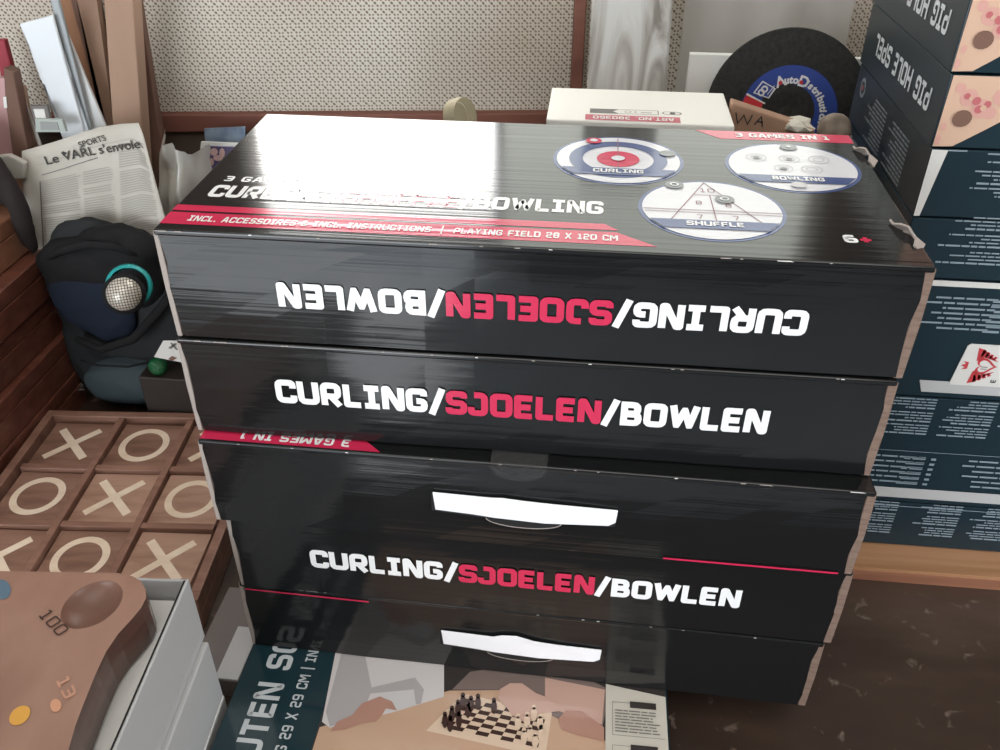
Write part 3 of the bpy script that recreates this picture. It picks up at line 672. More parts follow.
# ------------------------------------------------------------------ stack of wrapped wooden boxes at the left edge
levels = [(-.05, .012, -.778, .505, 'lowest wooden box of the left stack, touching the noughts and crosses board', REDW),
          (.0125, .080, -.780, .520, 'second lowest reddish wooden box of the wrapped stack at the left edge', REDW),
          (.0805, .147, -.792, .530, 'middle reddish wooden box of the wrapped stack at the left edge', REDW),
          (.1475, .215, -.786, .540, 'reddish wooden box just under the topmost lighter one in the stack at the left edge', REDW),
          (.2155, .282, -.812, .545, 'topmost and lightest wooden box of the stack at the left edge', REDW2)]
for z0, z1, x1, y1, lab, mt in levels:
    t_ = thing('wooden_game_box', lab, 'wooden box', (x1, y1, z0), 0, 'wrapped wooden boxes at the left edge')
    hh = z1-z0-.0006
    q = MB(); q.box((-.35, -.36, 0), (0, 0, hh*.60), mt); q.build('base', t_, bevel=.0018, seg=2)
    q = MB(); q.box((-.3497, -.3597, hh*.602), (-.0003, -.0003, hh), mt); q.build('lid', t_, bevel=.003, seg=3)
    wr = MB(); rn = random.Random(int(z0*1000)); CL = mat('shrink wrap', (.8, .8, .8), .12, .8, alpha=.25)
    for k in range(5):
        yy = -.004-.012*rn.random(); zz = hh*(.35+.6*rn.random()); s_ = .006+.006*rn.random()
        wr.add([(.001, yy, zz), (.001+s_*.4, yy-s_, zz+s_*.3), (.001, yy-s_*.6, zz-s_), (.002+s_*.5, yy+s_*.2, zz-s_*.5)], [(0, 1, 2), (0, 3, 1)], CL)
    wr.build('wrap_crumple', t_)

# ------------------------------------------------------------------ grey white cartons with the wooden score board, front left
c2 = thing('carton', 'lower pale grey carton at the front left, standing beside the chess game box', 'carton', (-.321, -.066, TZ), .06)
q = MB(); q.box((-.36, -.42, 0), (0, 0, .138), WCART); q.build('body', c2, bevel=.002)
q = MB(); q.box((-.001, -.42, .0), (.0012, -.002, .05), TWH); q.build('white_board_edge', c2)
c1 = thing('open_tray_carton', 'upper pale grey tray carton at the front left holding the wooden score board', 'carton', (-.327, -.060, .0885), .066)
q = MB(); q.box((-.34, -.40, 0), (0, 0, .01), WCART); q.box((-.003, -.40, .01), (0, 0, .0865), WCART); q.box((-.34, -.003, .01), (-.003, 0, .086), WCART)
q.box((-.34, -.40, .01), (-.337, -.003, .086), WCART); q.box((-.337, -.40, .01), (-.003, -.397, .086), WCART); q.build('tray', c1, bevel=.0012)
q = MB(); q.box((-.334, -.394, .0105), (-.006, -.006, .0615), TWH); q.build('white_insert', c1, bevel=.002)
gap = MB(); gap.box((-.0042, -.398, .0860), (-.0028, -.003, .0872), SLOT); gap.build('rim_gap', c1)

WZ = .200
sb = thing('wooden_score_board', 'smooth brown wooden board with wavy edge and number 100, in the grey tray carton', 'board game', (-.42, -.15, .0995))
outl = [P(u, v, 2, WZ) for u, v in [(0, 571), (60, 572), (118, 573), (132, 576), (141, 581), (146, 590), (146, 598), (141, 608), (131, 620), (118, 634), (106, 652), (97, 671), (90, 688), (82, 708), (75, 727), (69, 748), (60, 790)]]
outl += [Vector((-.345, -.36, WZ)), Vector((-.60, -.36, WZ)), Vector((-.62, -.10, WZ))]
outl = [Vector((p.x+.42, p.y+.15, 0)) for p in outl]
SCW = noisy('smooth reddish score wood', [(.25, .13, .092), (.33, .185, .135), (.29, .155, .112)], (12, 5, 12), .28, spec=.5, coat=.25)
SCD = noisy('score board dark edge', [(.075, .030, .022), (.13, .060, .045)], (20, 8, 90), .3, coat=.3)
q = MB(); n = len(outl); zb = WZ-.0995
q.poly([(p.x, p.y, zb) for p in outl][::-1], SCW)
q.v = q.v  # top
q.add([(p.x, p.y, zb) for p in outl]+[(p.x, p.y, .0525) for p in outl], [[i, (i+1) % n, n+(i+1) % n, n+i] for i in range(n)]+[[n+i for i in range(n)]], SCD)
board_o = q.build('board', sb, bevel=.003)
def spot(u, v, ru, rv, ang, mt, nm, depth):
    s_ = MB(); pts = []
    for k in range(28):
        a = 2*math.pi*k/28; du = ru*math.cos(a)*math.cos(ang)-rv*math.sin(a)*math.sin(ang); dv = ru*math.cos(a)*math.sin(ang)+rv*math.sin(a)*math.cos(ang)
        p = P(u+du, v+dv, 2, WZ); pts.append((p.x+.42, p.y+.15, zb+depth))
    s_.poly(pts[::-1], mt); return s_.build(nm, sb)
HOLE = noisy('shaded hollow wood', [(.16, .080, .058), (.22, .115, .082)], (12, 12, 12), .4)  # same wood as the board, recess shade put into a darker colour
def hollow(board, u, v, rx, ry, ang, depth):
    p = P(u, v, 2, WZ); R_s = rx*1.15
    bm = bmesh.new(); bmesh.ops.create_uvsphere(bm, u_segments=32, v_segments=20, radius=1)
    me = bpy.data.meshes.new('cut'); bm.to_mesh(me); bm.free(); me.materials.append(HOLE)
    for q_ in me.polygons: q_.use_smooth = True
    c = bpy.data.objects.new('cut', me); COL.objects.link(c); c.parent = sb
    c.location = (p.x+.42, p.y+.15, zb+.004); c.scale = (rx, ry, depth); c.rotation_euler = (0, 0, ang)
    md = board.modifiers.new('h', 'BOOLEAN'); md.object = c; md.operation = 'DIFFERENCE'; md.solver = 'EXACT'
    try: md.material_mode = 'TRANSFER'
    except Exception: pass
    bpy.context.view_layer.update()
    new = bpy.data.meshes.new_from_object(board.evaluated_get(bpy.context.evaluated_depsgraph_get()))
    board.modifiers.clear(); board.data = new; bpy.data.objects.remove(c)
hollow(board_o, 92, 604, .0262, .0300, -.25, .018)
spot(56, 706, 5.5, 6.5, 0, mat('pale dot paint', (.60, .30, .18), .4), 'painted_dot', .0008)
spot(20, 716, 12, 8, -.7, mat('yellow dot paint', (.65, .33, .06), .3), 'painted_dot', .0008)
spot(2, 590, 9, 10, -.3, mat('blue dot paint', (.10, .16, .22), .4), 'painted_dot', .0008)
q = MB(); BRN = mat('burnt letters', (.05, .022, .015), .6); LT = mat('pale digits', (.52, .27, .18), .5)
def wtext(s, u0, v0, u1, v1, hpx, mt, t):
    a = P(u0, v0, 2, WZ); b2 = P(u1, v1, 2, WZ); d = b2-a; L_ = d.length; d.normalize(); nn = Vector((-d.y, d.x, 0))
    text(q, s, (a.x+.42, a.y+.15, zb+.0012), d, nn, hpx*.0008, mt, width=L_, t=t)
wtext('100', 38, 617, 58, 638, 15, BRN, .12)
q.build('burnt_number', sb); q = MB()
wtext('13', 56, 682, 65, 701, 13, LT, .16)
q.build('painted_number', sb)

c3 = thing('low_carton', 'low grey brown carton squeezed between the pale cartons and the lowest black game box', 'carton', (-.314, .10, TZ), -.02)
q = MB(); q.box((-.065, -.135, 0), (0, 0, .030), mat('grey brown board', (.16, .135, .125), .4)); q.build('body', c3, bevel=.0015)
q = MB(); q.box((-.030, -.134, .030), (-.003, -.060, .0312), WCART); q.build('flap', c3)

# ------------------------------------------------------------------ things behind the stack
wb = thing('upright_carton', 'tall white carton with upside down red article number, just behind the black stack', 'carton', (-.010, .385, TZ), 0)
hh = .50-TZ
q = MB(); q.box((0, 0, 0), (.216, .124, hh), mat('bright white carton', (.80, .78, .73), .5)); q.build('body', wb, bevel=.002)
q = MB(); z_ = hh+.0004
q.poly([(.045, .003, z_), (.155, .003, z_), (.155, .022, z_), (.045, .022, z_)][:], mat('soft red print', (.50, .10, .14), .5))
text(q, 'ART.NO. 380360', (.148, .017, z_+.0004), -X, -Y, .0105, TWH, width=.094, t=.2)
q.poly([(.050, .028, z_), (.085, .028, z_), (.077, .036, z_), (.085, .044, z_), (.050, .044, z_)], INKG)
for a, b2, c, d in ((.085, .131, .028, .0290), (.085, .131, .043, .044), (.130, .131, .028, .044)): q.poly([(a, c, z_), (b2, c, z_), (b2, d, z_), (a, d, z_)], INKG)
q.ring((.095, .036, z_), X, Y, .004, .0032, INKG, 12); q.disc((.104, .036, z_), X, Y, .0015, .0015, INKG, 8); microtext(q, (.110, .034, z_), X, Y, .014, 1, .004, INKG)
q.ring((.143, .036, z_), X*1.3, Y, .006, .005, INKG, 20); q.ring((.151, .036, z_), X*1.3, Y, .0055, .0045, INKG, 20); q.disc((.147, .036, z_), X, Y, .003, .003, INKG, 12)
q.build('printed_label', wb)

# cutting disc leaning on the wall
DC = Vector((.317, .655, .432)); tilt = math.radians(-12)
dsc = thing('cutting_disc', 'large black disc with blue AutoDistribution label leaning behind the topmost black box', 'disc', (DC.x, DC.y, DC.z-.115))
Md = Matrix.Translation((0, 0, .115)) @ Matrix.Rotation(math.radians(90)+tilt, 4, 'X')   # local z faces the room
DBLK = noisy('black abrasive', [(.010, .010, .010), (.028, .026, .024)], (160, 160, 160), .75)
DBLU = mat('blue label', (.025, .055, .26), .4)
q = MB(); q.lathe([(.009, .0), (.009, .002), (.0285, .0045), (.030, .0045), (.045, .002), (.112, .002), (.113, .0), (.113, -.002), (.009, -.002), (.009, 0)], DBLK, 72, Md); q.build('disc', dsc, smooth=False)
q = MB(); q.ring(Md @ Vector((0.003, -.004, .0030)), (Md.to_3x3() @ X), (Md.to_3x3() @ Y), .068, .031, DBLU, 60); q.build('paper_label', dsc)
q = MB(); ex, ey, ez = Md.to_3x3() @ X, Md.to_3x3() @ Y, Md.to_3x3() @ Z; c0 = Md @ Vector((.003, -.004, .0036))
q.ring(c0, ex, ey, .067, .033, mat('label red', (.55, .03, .04), .4), 12, 157, 178)
q.ring(c0+ez*.0004, ex, ey, .067, .033, TWH, 3, 154.5, 157)
LWH = mat('label white', (.7, .7, .72), .4); o0 = c0+ez*.0006
def polar(r_, a): a = math.radians(a); return o0+ex*r_*math.cos(a)+ey*r_*math.sin(a)
q.poly([polar(.060, 151), polar(.037, 143), polar(.042, 121), polar(.062, 132)], LWH); 
o1 = ez*.0004
q.poly([polar(.058, 149)+o1, polar(.039, 142)+o1, polar(.0435, 124)+o1, polar(.060, 133)+o1], DBLU)
for aa in (137, 144): q.ring(polar(.051, aa)+o1*2, ex, ey, .005, .0025, LWH, 14)
microtext(q, polar(.042, 141)+o1*2, (polar(.045, 124)-polar(.042, 141)).normalized(), ey, .016, 1, .005, LWH)
q.build('label_badges', dsc)
word = 'AutoDistribution'; ang = 112
for k, chh in enumerate(word):
    big = chh in 'AD'; a = math.radians(ang); R_ = .044 if big else .046
    pos = Vector((.003+R_*math.cos(a), -.004+R_*math.sin(a), .0040))
    Ml = Md @ Matrix.Translation(pos) @ Matrix.Rotation(a-math.pi/2, 4, 'Z') @ Matrix.Translation((-.005, -.002, 0))
    bfont(chh, .020 if big else .0135, LWH, 'label_letter', Ml, dsc, offset=.0006)
    if big: q = MB(); q.disc(Md @ Vector((pos.x, pos.y+.003, .0046)), ex, ey, .0028, .0028, mat('label red', (.5, .03, .04), .4), 12); q.build('label_red_dot', dsc)
    ang -= 14 if big else (6 if chh in 'itr' else 8.6)

q = MB(); q.box((.178, .70, TZ), (.445, .712, .497), TWH); o = q.build('white_panel', bevel=.001); tag(o, 'plain white panel standing upright directly behind the large black disc', 'panel')
cbx = thing('open_cardboard_box', 'brown cardboard box with dark handwriting between the white carton and the large disc', 'cardboard box', (.209, .45, TZ), 0)
q = MB(); q.prism([(0, 0, 0), (.103, 0, 0), (.103, 0, .527), (0, 0, .556)], (0, .022, 0), CARDB); q.build('body', cbx, bevel=.002)
q = MB()
for pl_ in ([(.006, .545), (.010, .532), (.016, .542), (.022, .531), (.026, .543)], [(.030, .531), (.037, .541), (.040, .529)], [(.033, .535), (.040, .534)]):
    stroke(q, [Vector(p_) for p_ in pl_], .0016, lambda p_: Vector((p_.x, -.0006, p_.y)), INK)
q.build('handwriting', cbx)
pc = [(730, 108), (812, 128)]
# crumpled white paper and a brown ball
def blob(name, c, r, mt, amp=.15, seed=0, sub=3, flat=(1, 1, 1), parent=None):
    bm = bmesh.new(); bmesh.ops.create_icosphere(bm, subdivisions=sub, radius=1)
    rn = random.Random(seed); ks = [(Vector([rn.uniform(-1, 1) for _ in range(3)])*4, rn.uniform(0, 6)) for _ in range(7)]
    for v in bm.verts:
        k = 1+amp*sum(math.sin(v.co.dot(d)+p)for d, p in ks)/3
        v.co = Vector((v.co.x*r*k*flat[0], v.co.y*r*k*flat[1], v.co.z*r*k*flat[2]))
    me = bpy.data.meshes.new(name); bm.to_mesh(me); bm.free(); me.materials.append(mt)
    for p in me.polygons: p.use_smooth = amp < .1
    o = bpy.data.objects.new(name, me); COL.objects.link(o); o.location = c
    if parent: o.parent = parent
    return o
c = P(794, 126, 1, .462); o = blob('crumpled_paper', c, .017, mat('crumpled tissue', (.62, .58, .50), .8), .35, 3, 2, (1.3, 1, .5)); tag(o, 'crumpled whitish paper on the brown cardboard box behind the topmost black box', 'paper')
c = P(834, 131, 1, .45); o = blob('round_stone', c, .0205, noisy('mottled stone', [(.10, .07, .05), (.30, .24, .19)], (40, 40, 40), .7), .05, 5, 3); tag(o, 'round mottled brown stone in front of the large disc, beside the teal stack', 'stone')
st = MB(); st.box((c.x-.017, .43, TZ), (c.x+.017, .50, c.z-.020), CARDB); o = st.build('cardboard_block', bevel=.002); tag(o, 'narrow brown cardboard block carrying the mottled stone behind the black stack', 'cardboard box')
# beige roll behind the stack
c = P(460, 116, 1, .55)
rl = thing('tape_roll', 'beige rolled strip sticking up behind the back edge of the topmost black box', 'roll', (c.x, .55, TZ))
q = MB(); q.box((-.05, -.04, 0), (.05, .06, c.z-TZ-.036), CARDB); 
q2 = MB(); Mr = Matrix.Translation((0, 0, c.z-TZ)) @ Matrix.Rotation(math.radians(70), 4, 'Y') @ Matrix.Rotation(.5, 4, 'X')
q2.lathe([(.0001, -.010), (.0235, -.010), (.0245, .0), (.0235, .010), (.0001, .010)], mat('beige tape', (.42, .37, .25), .6), 32, Mr); q2.build('roll', rl, smooth=False)
q2 = MB(); q2.ring((0, -.012, c.z-TZ), X*.55, Z, .0235, .0215, mat('cream tape edge', (.62, .56, .42), .6), 20, -10, 100); q2.build('roll_edge', rl)
o = q.build('cardboard_block'); o.location = (c.x, .55, TZ); tag(o, 'hidden brown cardboard block carrying the beige roll behind the black stack', 'cardboard box')
# limewashed plank
pl = [P(586, -10, 1, .69), P(673, -10, 1, .69), P(668, 60, 1, .69), P(665, 92, 1, .69)]
q = MB(); x0 = .034
q.prism([(x0, .69, TZ), (.150, .69, TZ), (.1505, .69, .44), (.1475, .69, .50), (.1445, .69, .60), (.1385, .69, .75), (x0-.004, .69, .75), (x0-.001, .69, .55)], (0, .030, 0), WASH)
o = q.build('plank', bevel=.006, seg=3); tag(o, 'wide limewashed pale grey plank upright against the webbing wall', 'plank')
q = MB(); nn = 14
PLS = mat('clear plastic', (.75, .75, .75), .25, .6, alpha=.35)
vs = []
for i in range(nn+1):
    for j in range(7): vs.append((.175+.26*i/nn, WY-.035+.12*(.175+.26*i/nn)+.008*math.sin(i*1.3)+.004*math.sin(j*2+i), .40+.22*j/6))
q.add(vs, [[i*7+j, (i+1)*7+j, (i+1)*7+j+1, i*7+j+1] for i in range(nn) for j in range(6)], PLS)
o = q.build('plastic_sheet', smooth=True); tag(o, 'clear wrinkled plastic sheet hanging on the webbing wall above the large disc', 'plastic sheet')
q = MB(); q.box((.455, .79, TZ), (.62, .81, .60), mat('taupe board', (.30, .23, .19), .8)); o = q.build('taupe_board', bevel=.001); tag(o, 'plain taupe board against the wall between the black disc and the teal stack', 'board')

# ------------------------------------------------------------------ planks and panels leaning at the left back
def leaner(name, lab, cat, uv, y, th, mt, lean=0.0, parts=None, bev=.002):
    """outline seen in front view at depth y, run down to the table, with real thickness"""
    pts = [P(u, v, 1, y) for u, v in uv]
    q = MB(); q.prism([(p.x, p.y+lean*(p.z-TZ), p.z) for p in pts], (0, th, 0), mt); o = q.build(name, bevel=bev); return tag(o, lab, cat)
def down(uvs, y, z=TZ+.0005):
    """extend the lower two outline points to the table keeping each edge's direction"""
    pts = [P(u, v, 1, y) for u, v in uvs]; tl, tr, br, bl_ = pts
    k = (z-tl.z)/(bl_.z-tl.z); k2 = (z-tr.z)/(br.z-tr.z)
    return [tl, tr, tr+(br-tr)*k2, tl+(bl_-tl)*k]
def plank(lab, uvs, y, th, mt, side=None, name='plank', cat='plank', group='planks leaning in the left back corner'):
    pts = down(uvs, y); q = MB(); q.prism([tuple(p) for p in pts], (0, th, 0), mt)
    o = q.build(name, bevel=.002); tag(o, lab, cat, group); return o
plank('broad brown upright plank right behind the newspaper', [(103, -10), (132, -10), (141, 118), (112, 118)], .655, .030, PLANKM)
plank('dark brown plank showing as a widening shadowed strip right of the broad plank', [(133, -10), (137, -10), (163, 150), (146, 150)], .700, .016, PLANKD)
plank('narrow brown leaning plank with a knot, left of the broad upright plank', [(76, -10), (94, -10), (110, 105), (103, 105)], .690, .014, PLANKM)
plank('dark narrow leaning plank between the orange plank and the knotted one', [(68, -10), (77, -10), (106, 110), (100, 110)], .708, .012, PLANKD)
plank('orange brown leaning plank behind the white panels', [(56, -10), (70, -10), (104, 110), (90, 110)], .724, .010, PLANKO)
WHP = mat('bluish white panel', (.72, .76, .80), .5); GRP = mat('grey metal strip', (.30, .32, .33), .4, metal=.3); WHP2 = mat('second white panel', (.62, .63, .63), .5)
plank('bright white long panel leaning at the left, its top end torn', [(19, 24), (52, 15), (84, 132), (63, 132)], .618, .006, WHP, name='white_panel', cat='panel', group='white panels leaning at the left')
plank('narrow grey metal strip leaning between the two white panels', [(47, -10), (56, -10), (93, 135), (84, 135)], .628, .006, GRP, name='metal_strip', cat='metal strip', group='grey strips leaning at the left')
plank('second white panel leaning right of the grey strip', [(59, 26), (63, 24), (107, 130), (90, 130)], .639, .006, WHP2, name='white_panel', cat='panel', group='white panels leaning at the left')
# left edge: red and pink picture frame, small frames
Lp = P(15, 160, 1, .58)
fr = thing('framed_picture', 'brown wooden framed pinkish picture at the left photo edge', 'picture', tuple(Lp), 0)
def at(u, v, y): return P(u, v, 1, y)-Lp
q = MB(); a = [at(-40, 78, .585), at(7, 78, .585), at(14, 160, .585), at(-40, 160, .585)]; q.prism(a, (0, .01, 0), mat('pink picture', (.52, .30, .30), .5)); q.build('picture', fr)
q = MB(); a = [at(3, 68, .575), at(13, 72, .575), at(28, 150, .575), at(22, 165, .575), at(13, 160, .575), at(5, 100, .575)]; q.prism(a, (0, .02, 0), PLANKD); q.build('frame_side', fr, bevel=.002)
q = MB(); a = [at(3, 97, .573), at(6, 97, .573), at(7, 108, .573), at(4, 108, .573)]; q.prism(a, (0, .002, 0), TWH); q.build('clip', fr)
plank('dark red slanting board at the left photo edge', [(-8, 40), (4, 40), (13, 74), (0, 74)], .68, .012, mat('crimson', (.33, .03, .05), .5), name='red_board', cat='board', group='boards at the left photo edge')
plank('slim reddish wooden board standing right of the pinkish picture frame', [(16, 86), (24, 86), (36, 150), (28, 150)], .610, .008, PLANKM, name='board', cat='board', group='boards at the left photo edge')
plank('thin white edged strip leaning beside the small framed pictures', [(18, 86), (20, 86), (43, 150), (39, 150)], .601, .003, TWH, name='strip', cat='strip', group='boards at the left photo edge')
for k, (uv, lab) in enumerate((([(30, 106), (47, 106), (50, 121), (34, 121)], 'small grey and white framed picture behind the white leaning panel'),
                               ([(35, 119), (62, 120), (66, 132), (36, 132)], 'pale green framed picture lying lower left of the white leaning panel'))):
    pts = [P(u, v, 1, .590-.008*k) for u, v in uv]; t_ = thing('small_picture', lab, 'picture', tuple(pts[3]), 0, 'small framed pictures at the left back')
    rel = [p-pts[3] for p in pts]; cc = sum(rel, Vector())/4
    fm = mat('pale green frame', (.42, .46, .43), .5) if k else mat('grey frame', (.16, .15, .14), .5)
    q = MB(); q.prism(rel, (0, .006, 0), fm); q.build('frame', t_)
    q = MB(); q.prism([cc+(p-cc)*.62-Y*.0015 for p in rel], (0, .004, 0), TWH if not k else mat('grey picture', (.30, .31, .30), .4)); q.build('picture', t_)
crt = MB(); crt.box((-1.05, .580, TZ), (-.735, .600, .337), CARDB); o = crt.build('cardboard_box', bevel=.003); tag(o, 'brown cardboard box behind the newspaper and the backpack carrying small frames', 'cardboard box')

# newspaper: curved sheet standing behind the backpack
NY = .550
nw = thing('newspaper', 'folded newspaper page with the SPORTS headline standing behind the black backpack', 'newspaper', (0, 0, 0))
top = [(22, 151), (40, 146), (60, 140), (80, 133), (100, 127), (120, 124), (138, 123), (143, 135)]
bot = [(26, 262), (46, 262), (66, 262), (86, 262), (106, 262), (126, 258), (146, 250), (172, 245)]
def npnt(s, t_, off=0):
    i = min(int(s*7), 6); f_ = s*7-i; u = (top[i][0]*(1-f_)+top[i+1][0]*f_)*(1-t_)+(bot[i][0]*(1-f_)+bot[i+1][0]*f_)*t_
    v = (top[i][1]*(1-f_)+top[i+1][1]*f_)*(1-t_)+(bot[i][1]*(1-f_)+bot[i+1][1]*f_)*t_
    yy = NY+.012*math.sin(s*4)+.010*(1-t_)-.02*t_
    return P(u, v, 1, yy)+Vector((0, -off, 0))
q = MB(); ns, nt_ = 21, 12
q.add([npnt(i/ns, j/nt_) for i in range(ns+1) for j in range(nt_+1)], [[i*(nt_+1)+j, (i+1)*(nt_+1)+j, (i+1)*(nt_+1)+j+1, i*(nt_+1)+j+1] for i in range(ns) for j in range(nt_)], PAPER)
o = q.build('page', nw, smooth=True); so = o.modifiers.new('s', 'SOLIDIFY'); so.thickness = .002; so.offset = 1 if False else 0
q = MB(); GT2 = mat('newsprint grey text', (.40, .38, .34), .9)
def nstrip(s0, t0, s1, t1, h, mt, off=.0022, steps=5):
    vs = []
    for k in range(steps+1):
        s = s0+(s1-s0)*k/steps; t_ = t0+(t1-t0)*k/steps; vs += [npnt(s, t_, off), npnt(s, t_+h, off)]
    q.add(vs, [[2*k, 2*k+2, 2*k+3, 2*k+1] for k in range(steps)], mt)
rn = random.Random(2)
for col, (s0, s1) in enumerate(((.14, .42), (.44, .66), (.70, .97))):
    t_ = .30 if col < 2 else .20
    while t_ < .98:
        nstrip(s0, t_, s1-rn.random()*.03, t_, .008, GT2); t_ += .0185
        if rn.random() < .08: t_ += .02
nstrip(.12, .155, .97, .10, .004, GT2); nstrip(.12, .17, .125, .95, .004, GT2, steps=1)
nstrip(.70, .145, .80, .145, .012, INKG); nstrip(.86, .145, .94, .145, .012, INKG); nstrip(.15, .245, .55, .215, .007, INKG)
vs = [npnt(.13, .30, .0022), npnt(.14, .30, .0022), npnt(.14, .98, .0022), npnt(.13, .98, .0022)]
q.poly(vs, INKG); q.build('text_columns', nw)
GRID = [npnt(i/60, j/24) for i in range(61) for j in range(10)]
for s, u0, v0, u1, v1, px in (('SPORTS', 74, 152, 104, 142, 6.2), ("Le VARL s'envole", 42, 168, 143, 146, 9.5)):
    a = P(u0, v0, 1, NY-.002); b2 = P(u1, v1, 1, NY+.004)
    ex_ = (b2-a); wdt = ex_.length; ex_.normalize(); ez_ = Vector((0, -1, 0)); ez_ = (ez_-ex_*ez_.dot(ex_)).normalized(); ey_ = ez_.cross(ex_)
    sz = px*.00185
    Mx = Matrix((ex_, ey_, ez_)).transposed().to_4x4(); Mx.translation = a-Vector((0, .006, 0))
    o = bfont(s, sz, mat('headline ink', (.06, .055, .05), .8), 'headline', Matrix.Identity(4), nw, offset=sz*.010)
    w0 = max(v.co.x for v in o.data.vertices); MM = Mx @ Matrix.Diagonal((wdt/w0, 1, 1, 1))
    for v_ in o.data.vertices:
        p_ = MM @ v_.co; ds = sorted(((p_.x-g.x)**2+(p_.z-g.z)**2+1e-9, g.y) for g in GRID)[:4]
        wsum = sum(1/d_ for d_, _ in ds); p_.y = sum(y_/d_ for d_, y_ in ds)/wsum-.0035; v_.co = p_
q = MB(); q.poly([P(62, 151, 1, NY-.008), P(68, 153, 1, NY-.008), P(63, 156, 1, NY-.008)][::-1], INK); q.build('arrow_mark', nw)

# second newspaper fold / white cloth at far left
q = MB(); pts = [(-20, 158), (8, 155), (25, 163), (24, 180), (-20, 178)]
q.prism([P(u, v, 1, .545) for u, v in pts], (0, .010, 0), PAPER); o = q.build('folded_paper', bevel=.003); tag(o, 'folded whitish paper between the pinkish picture and the dark bag at the left edge', 'paper')

# clear plastic bag right of the newspaper
def crumple(name, lab, cat, uvs, y, mt, amp, seed, nx=16, ny=18):
    tl, tr, br, bl_ = [P(u, v, 1, y) for u, v in uvs]; rn = random.Random(seed); q = MB(); vs = []
    ph = [rn.uniform(0, 6) for _ in range(6)]
    for i in range(nx+1):
        for j in range(ny+1):
            s, t_ = i/nx, j/ny; p = (tl*(1-s)+tr*s)*(1-t_)+(bl_*(1-s)+br*s)*t_
            d = math.sin(s*13+t_*4+ph[0])+.7*math.sin(s*25-t_*9+ph[1])+.5*math.sin(t_*17+s*6+ph[2])+.3*rn.uniform(-1, 1)
            e = .004*math.sin(t_*11+ph[3]) if i in (0, nx) else 0
            vs.append((p.x+e, p.y+amp*d-.05*math.sin(math.pi*s), p.z+(.004*math.sin(s*9+ph[4]) if j == 0 else 0)))
    q.add(vs, [[i*(ny+1)+j, (i+1)*(ny+1)+j, (i+1)*(ny+1)+j+1, i*(ny+1)+j+1] for i in range(nx) for j in range(ny)], mt)
    o = q.build(name, smooth=True); return tag(o, lab, cat)
BAG = mat('milky plastic', (.62, .60, .55), .28, .6, alpha=.80)
crumple('plastic_bag', 'crumpled milky plastic bag standing between the newspaper and the topmost black box', 'plastic bag', [(164, 127), (209, 147), (220, 262), (150, 262)], .635, BAG, .009, 3)
# sleeves / pictures behind bag
for k, (uv, mt, lab) in enumerate((([(204, 129), (245, 127), (245, 152), (206, 150)], noisy('blue picture print', [(.10, .14, .22), (.28, .34, .40)], (40, 40, 40), .5), 'bluish picture card behind the plastic bag, under the wall rail'),
                                   ([(201, 142), (252, 144), (240, 180), (196, 182)], TWH, 'white edged card with purple picture beside the plastic bag'))):
    pts = [P(u, v, 1, .71-.02*k) for u, v in uv]; t_ = thing('picture_card', lab, 'picture card', tuple(pts[3]), 0, 'cards leaning behind the plastic bag')
    rel = down(uv, .71-.02*k); rel = [p-pts[3] for p in rel]
    q = MB(); q.prism(rel, (0, .004, 0), mt); q.build('card', t_)
    if k:
        rel2 = [P(u, v, 1, .686)-pts[3] for u, v in [(205, 146), (250, 148), (236, 180), (203, 178)]]
        q = MB(); q.prism(rel2, (0, .002, 0), mat('purple picture', (.09, .07, .16), .5)); q.build('picture', t_)
        q = MB()
        for (u, v, ru, rv) in ((214, 152, 4, 4), (218, 158, 5, 3), (211, 162, 3, 4), (222, 153, 3, 5)):
            q.poly([P(u+ru*math.cos(a*.785), v+rv*math.sin(a*.785), 1, .684)-pts[3] for a in range(8)][::-1], mat('pale rose print', (.55, .36, .34), .6))
        q.build('picture_figure', t_)

# ------------------------------------------------------------------ backpack
def soft(name, balls, mt, parent=None, voxel=.007, noise=.004, seed=0, loc=None):
    bm = bmesh.new()
    for (x_, y_, z_, rx, ry, rz_) in balls:
        r_ = bmesh.ops.create_icosphere(bm, subdivisions=3, radius=1)
        for v in r_['verts']: v.co = Vector((v.co.x*rx+x_, v.co.y*ry+y_, v.co.z*rz_+z_))
    me = bpy.data.meshes.new(name); bm.to_mesh(me); bm.free(); me.materials.append(mt)
    o = bpy.data.objects.new(name, me); COL.objects.link(o); o.parent = parent
    rm = o.modifiers.new('r', 'REMESH'); rm.mode = 'VOXEL'; rm.voxel_size = voxel; rm.use_smooth_shade = True
    sm = o.modifiers.new('s', 'SMOOTH'); sm.iterations = 8
    tx = bpy.data.textures.new(name, 'CLOUDS'); tx.noise_scale = .035
    dm = o.modifiers.new('d', 'DISPLACE'); dm.texture = tx; dm.strength = noise*3; dm.texture_coords = 'LOCAL'
    return o
FABN = mat('navy fabric', (.010, .016, .030), .85, .25, ((300, 300, 300), .3, .001)); FABB = mat('black fabric', (.010, .010, .011), .85, .25, ((300, 300, 300), .3, .001))
FABG = mat('slate fabric', (.045, .062, .070), .8, .25, ((300, 300, 300), .3, .001)); FABD = mat('charcoal fabric', (.022, .024, .026), .85, .25, ((300, 300, 300), .3, .001))
BX, BY = -.672, .492
bk = thing('backpack', 'black and navy backpack slumped between the wrapped wooden boxes and the black stack', 'backpack', (BX, BY, TZ+.016)); bk.scale = (1, .68, 1)
soft('body', [(.02, .03, .09, .13, .06, .10), (-.02, .03, .20, .10, .055, .12), (.07, .03, .17, .09, .05, .12), (.11, .03, .19, .05, .04, .08), (.07, .03, .10, .06, .045, .07), (-.06, .03, .08, .06, .05, .09)], FABD, bk)
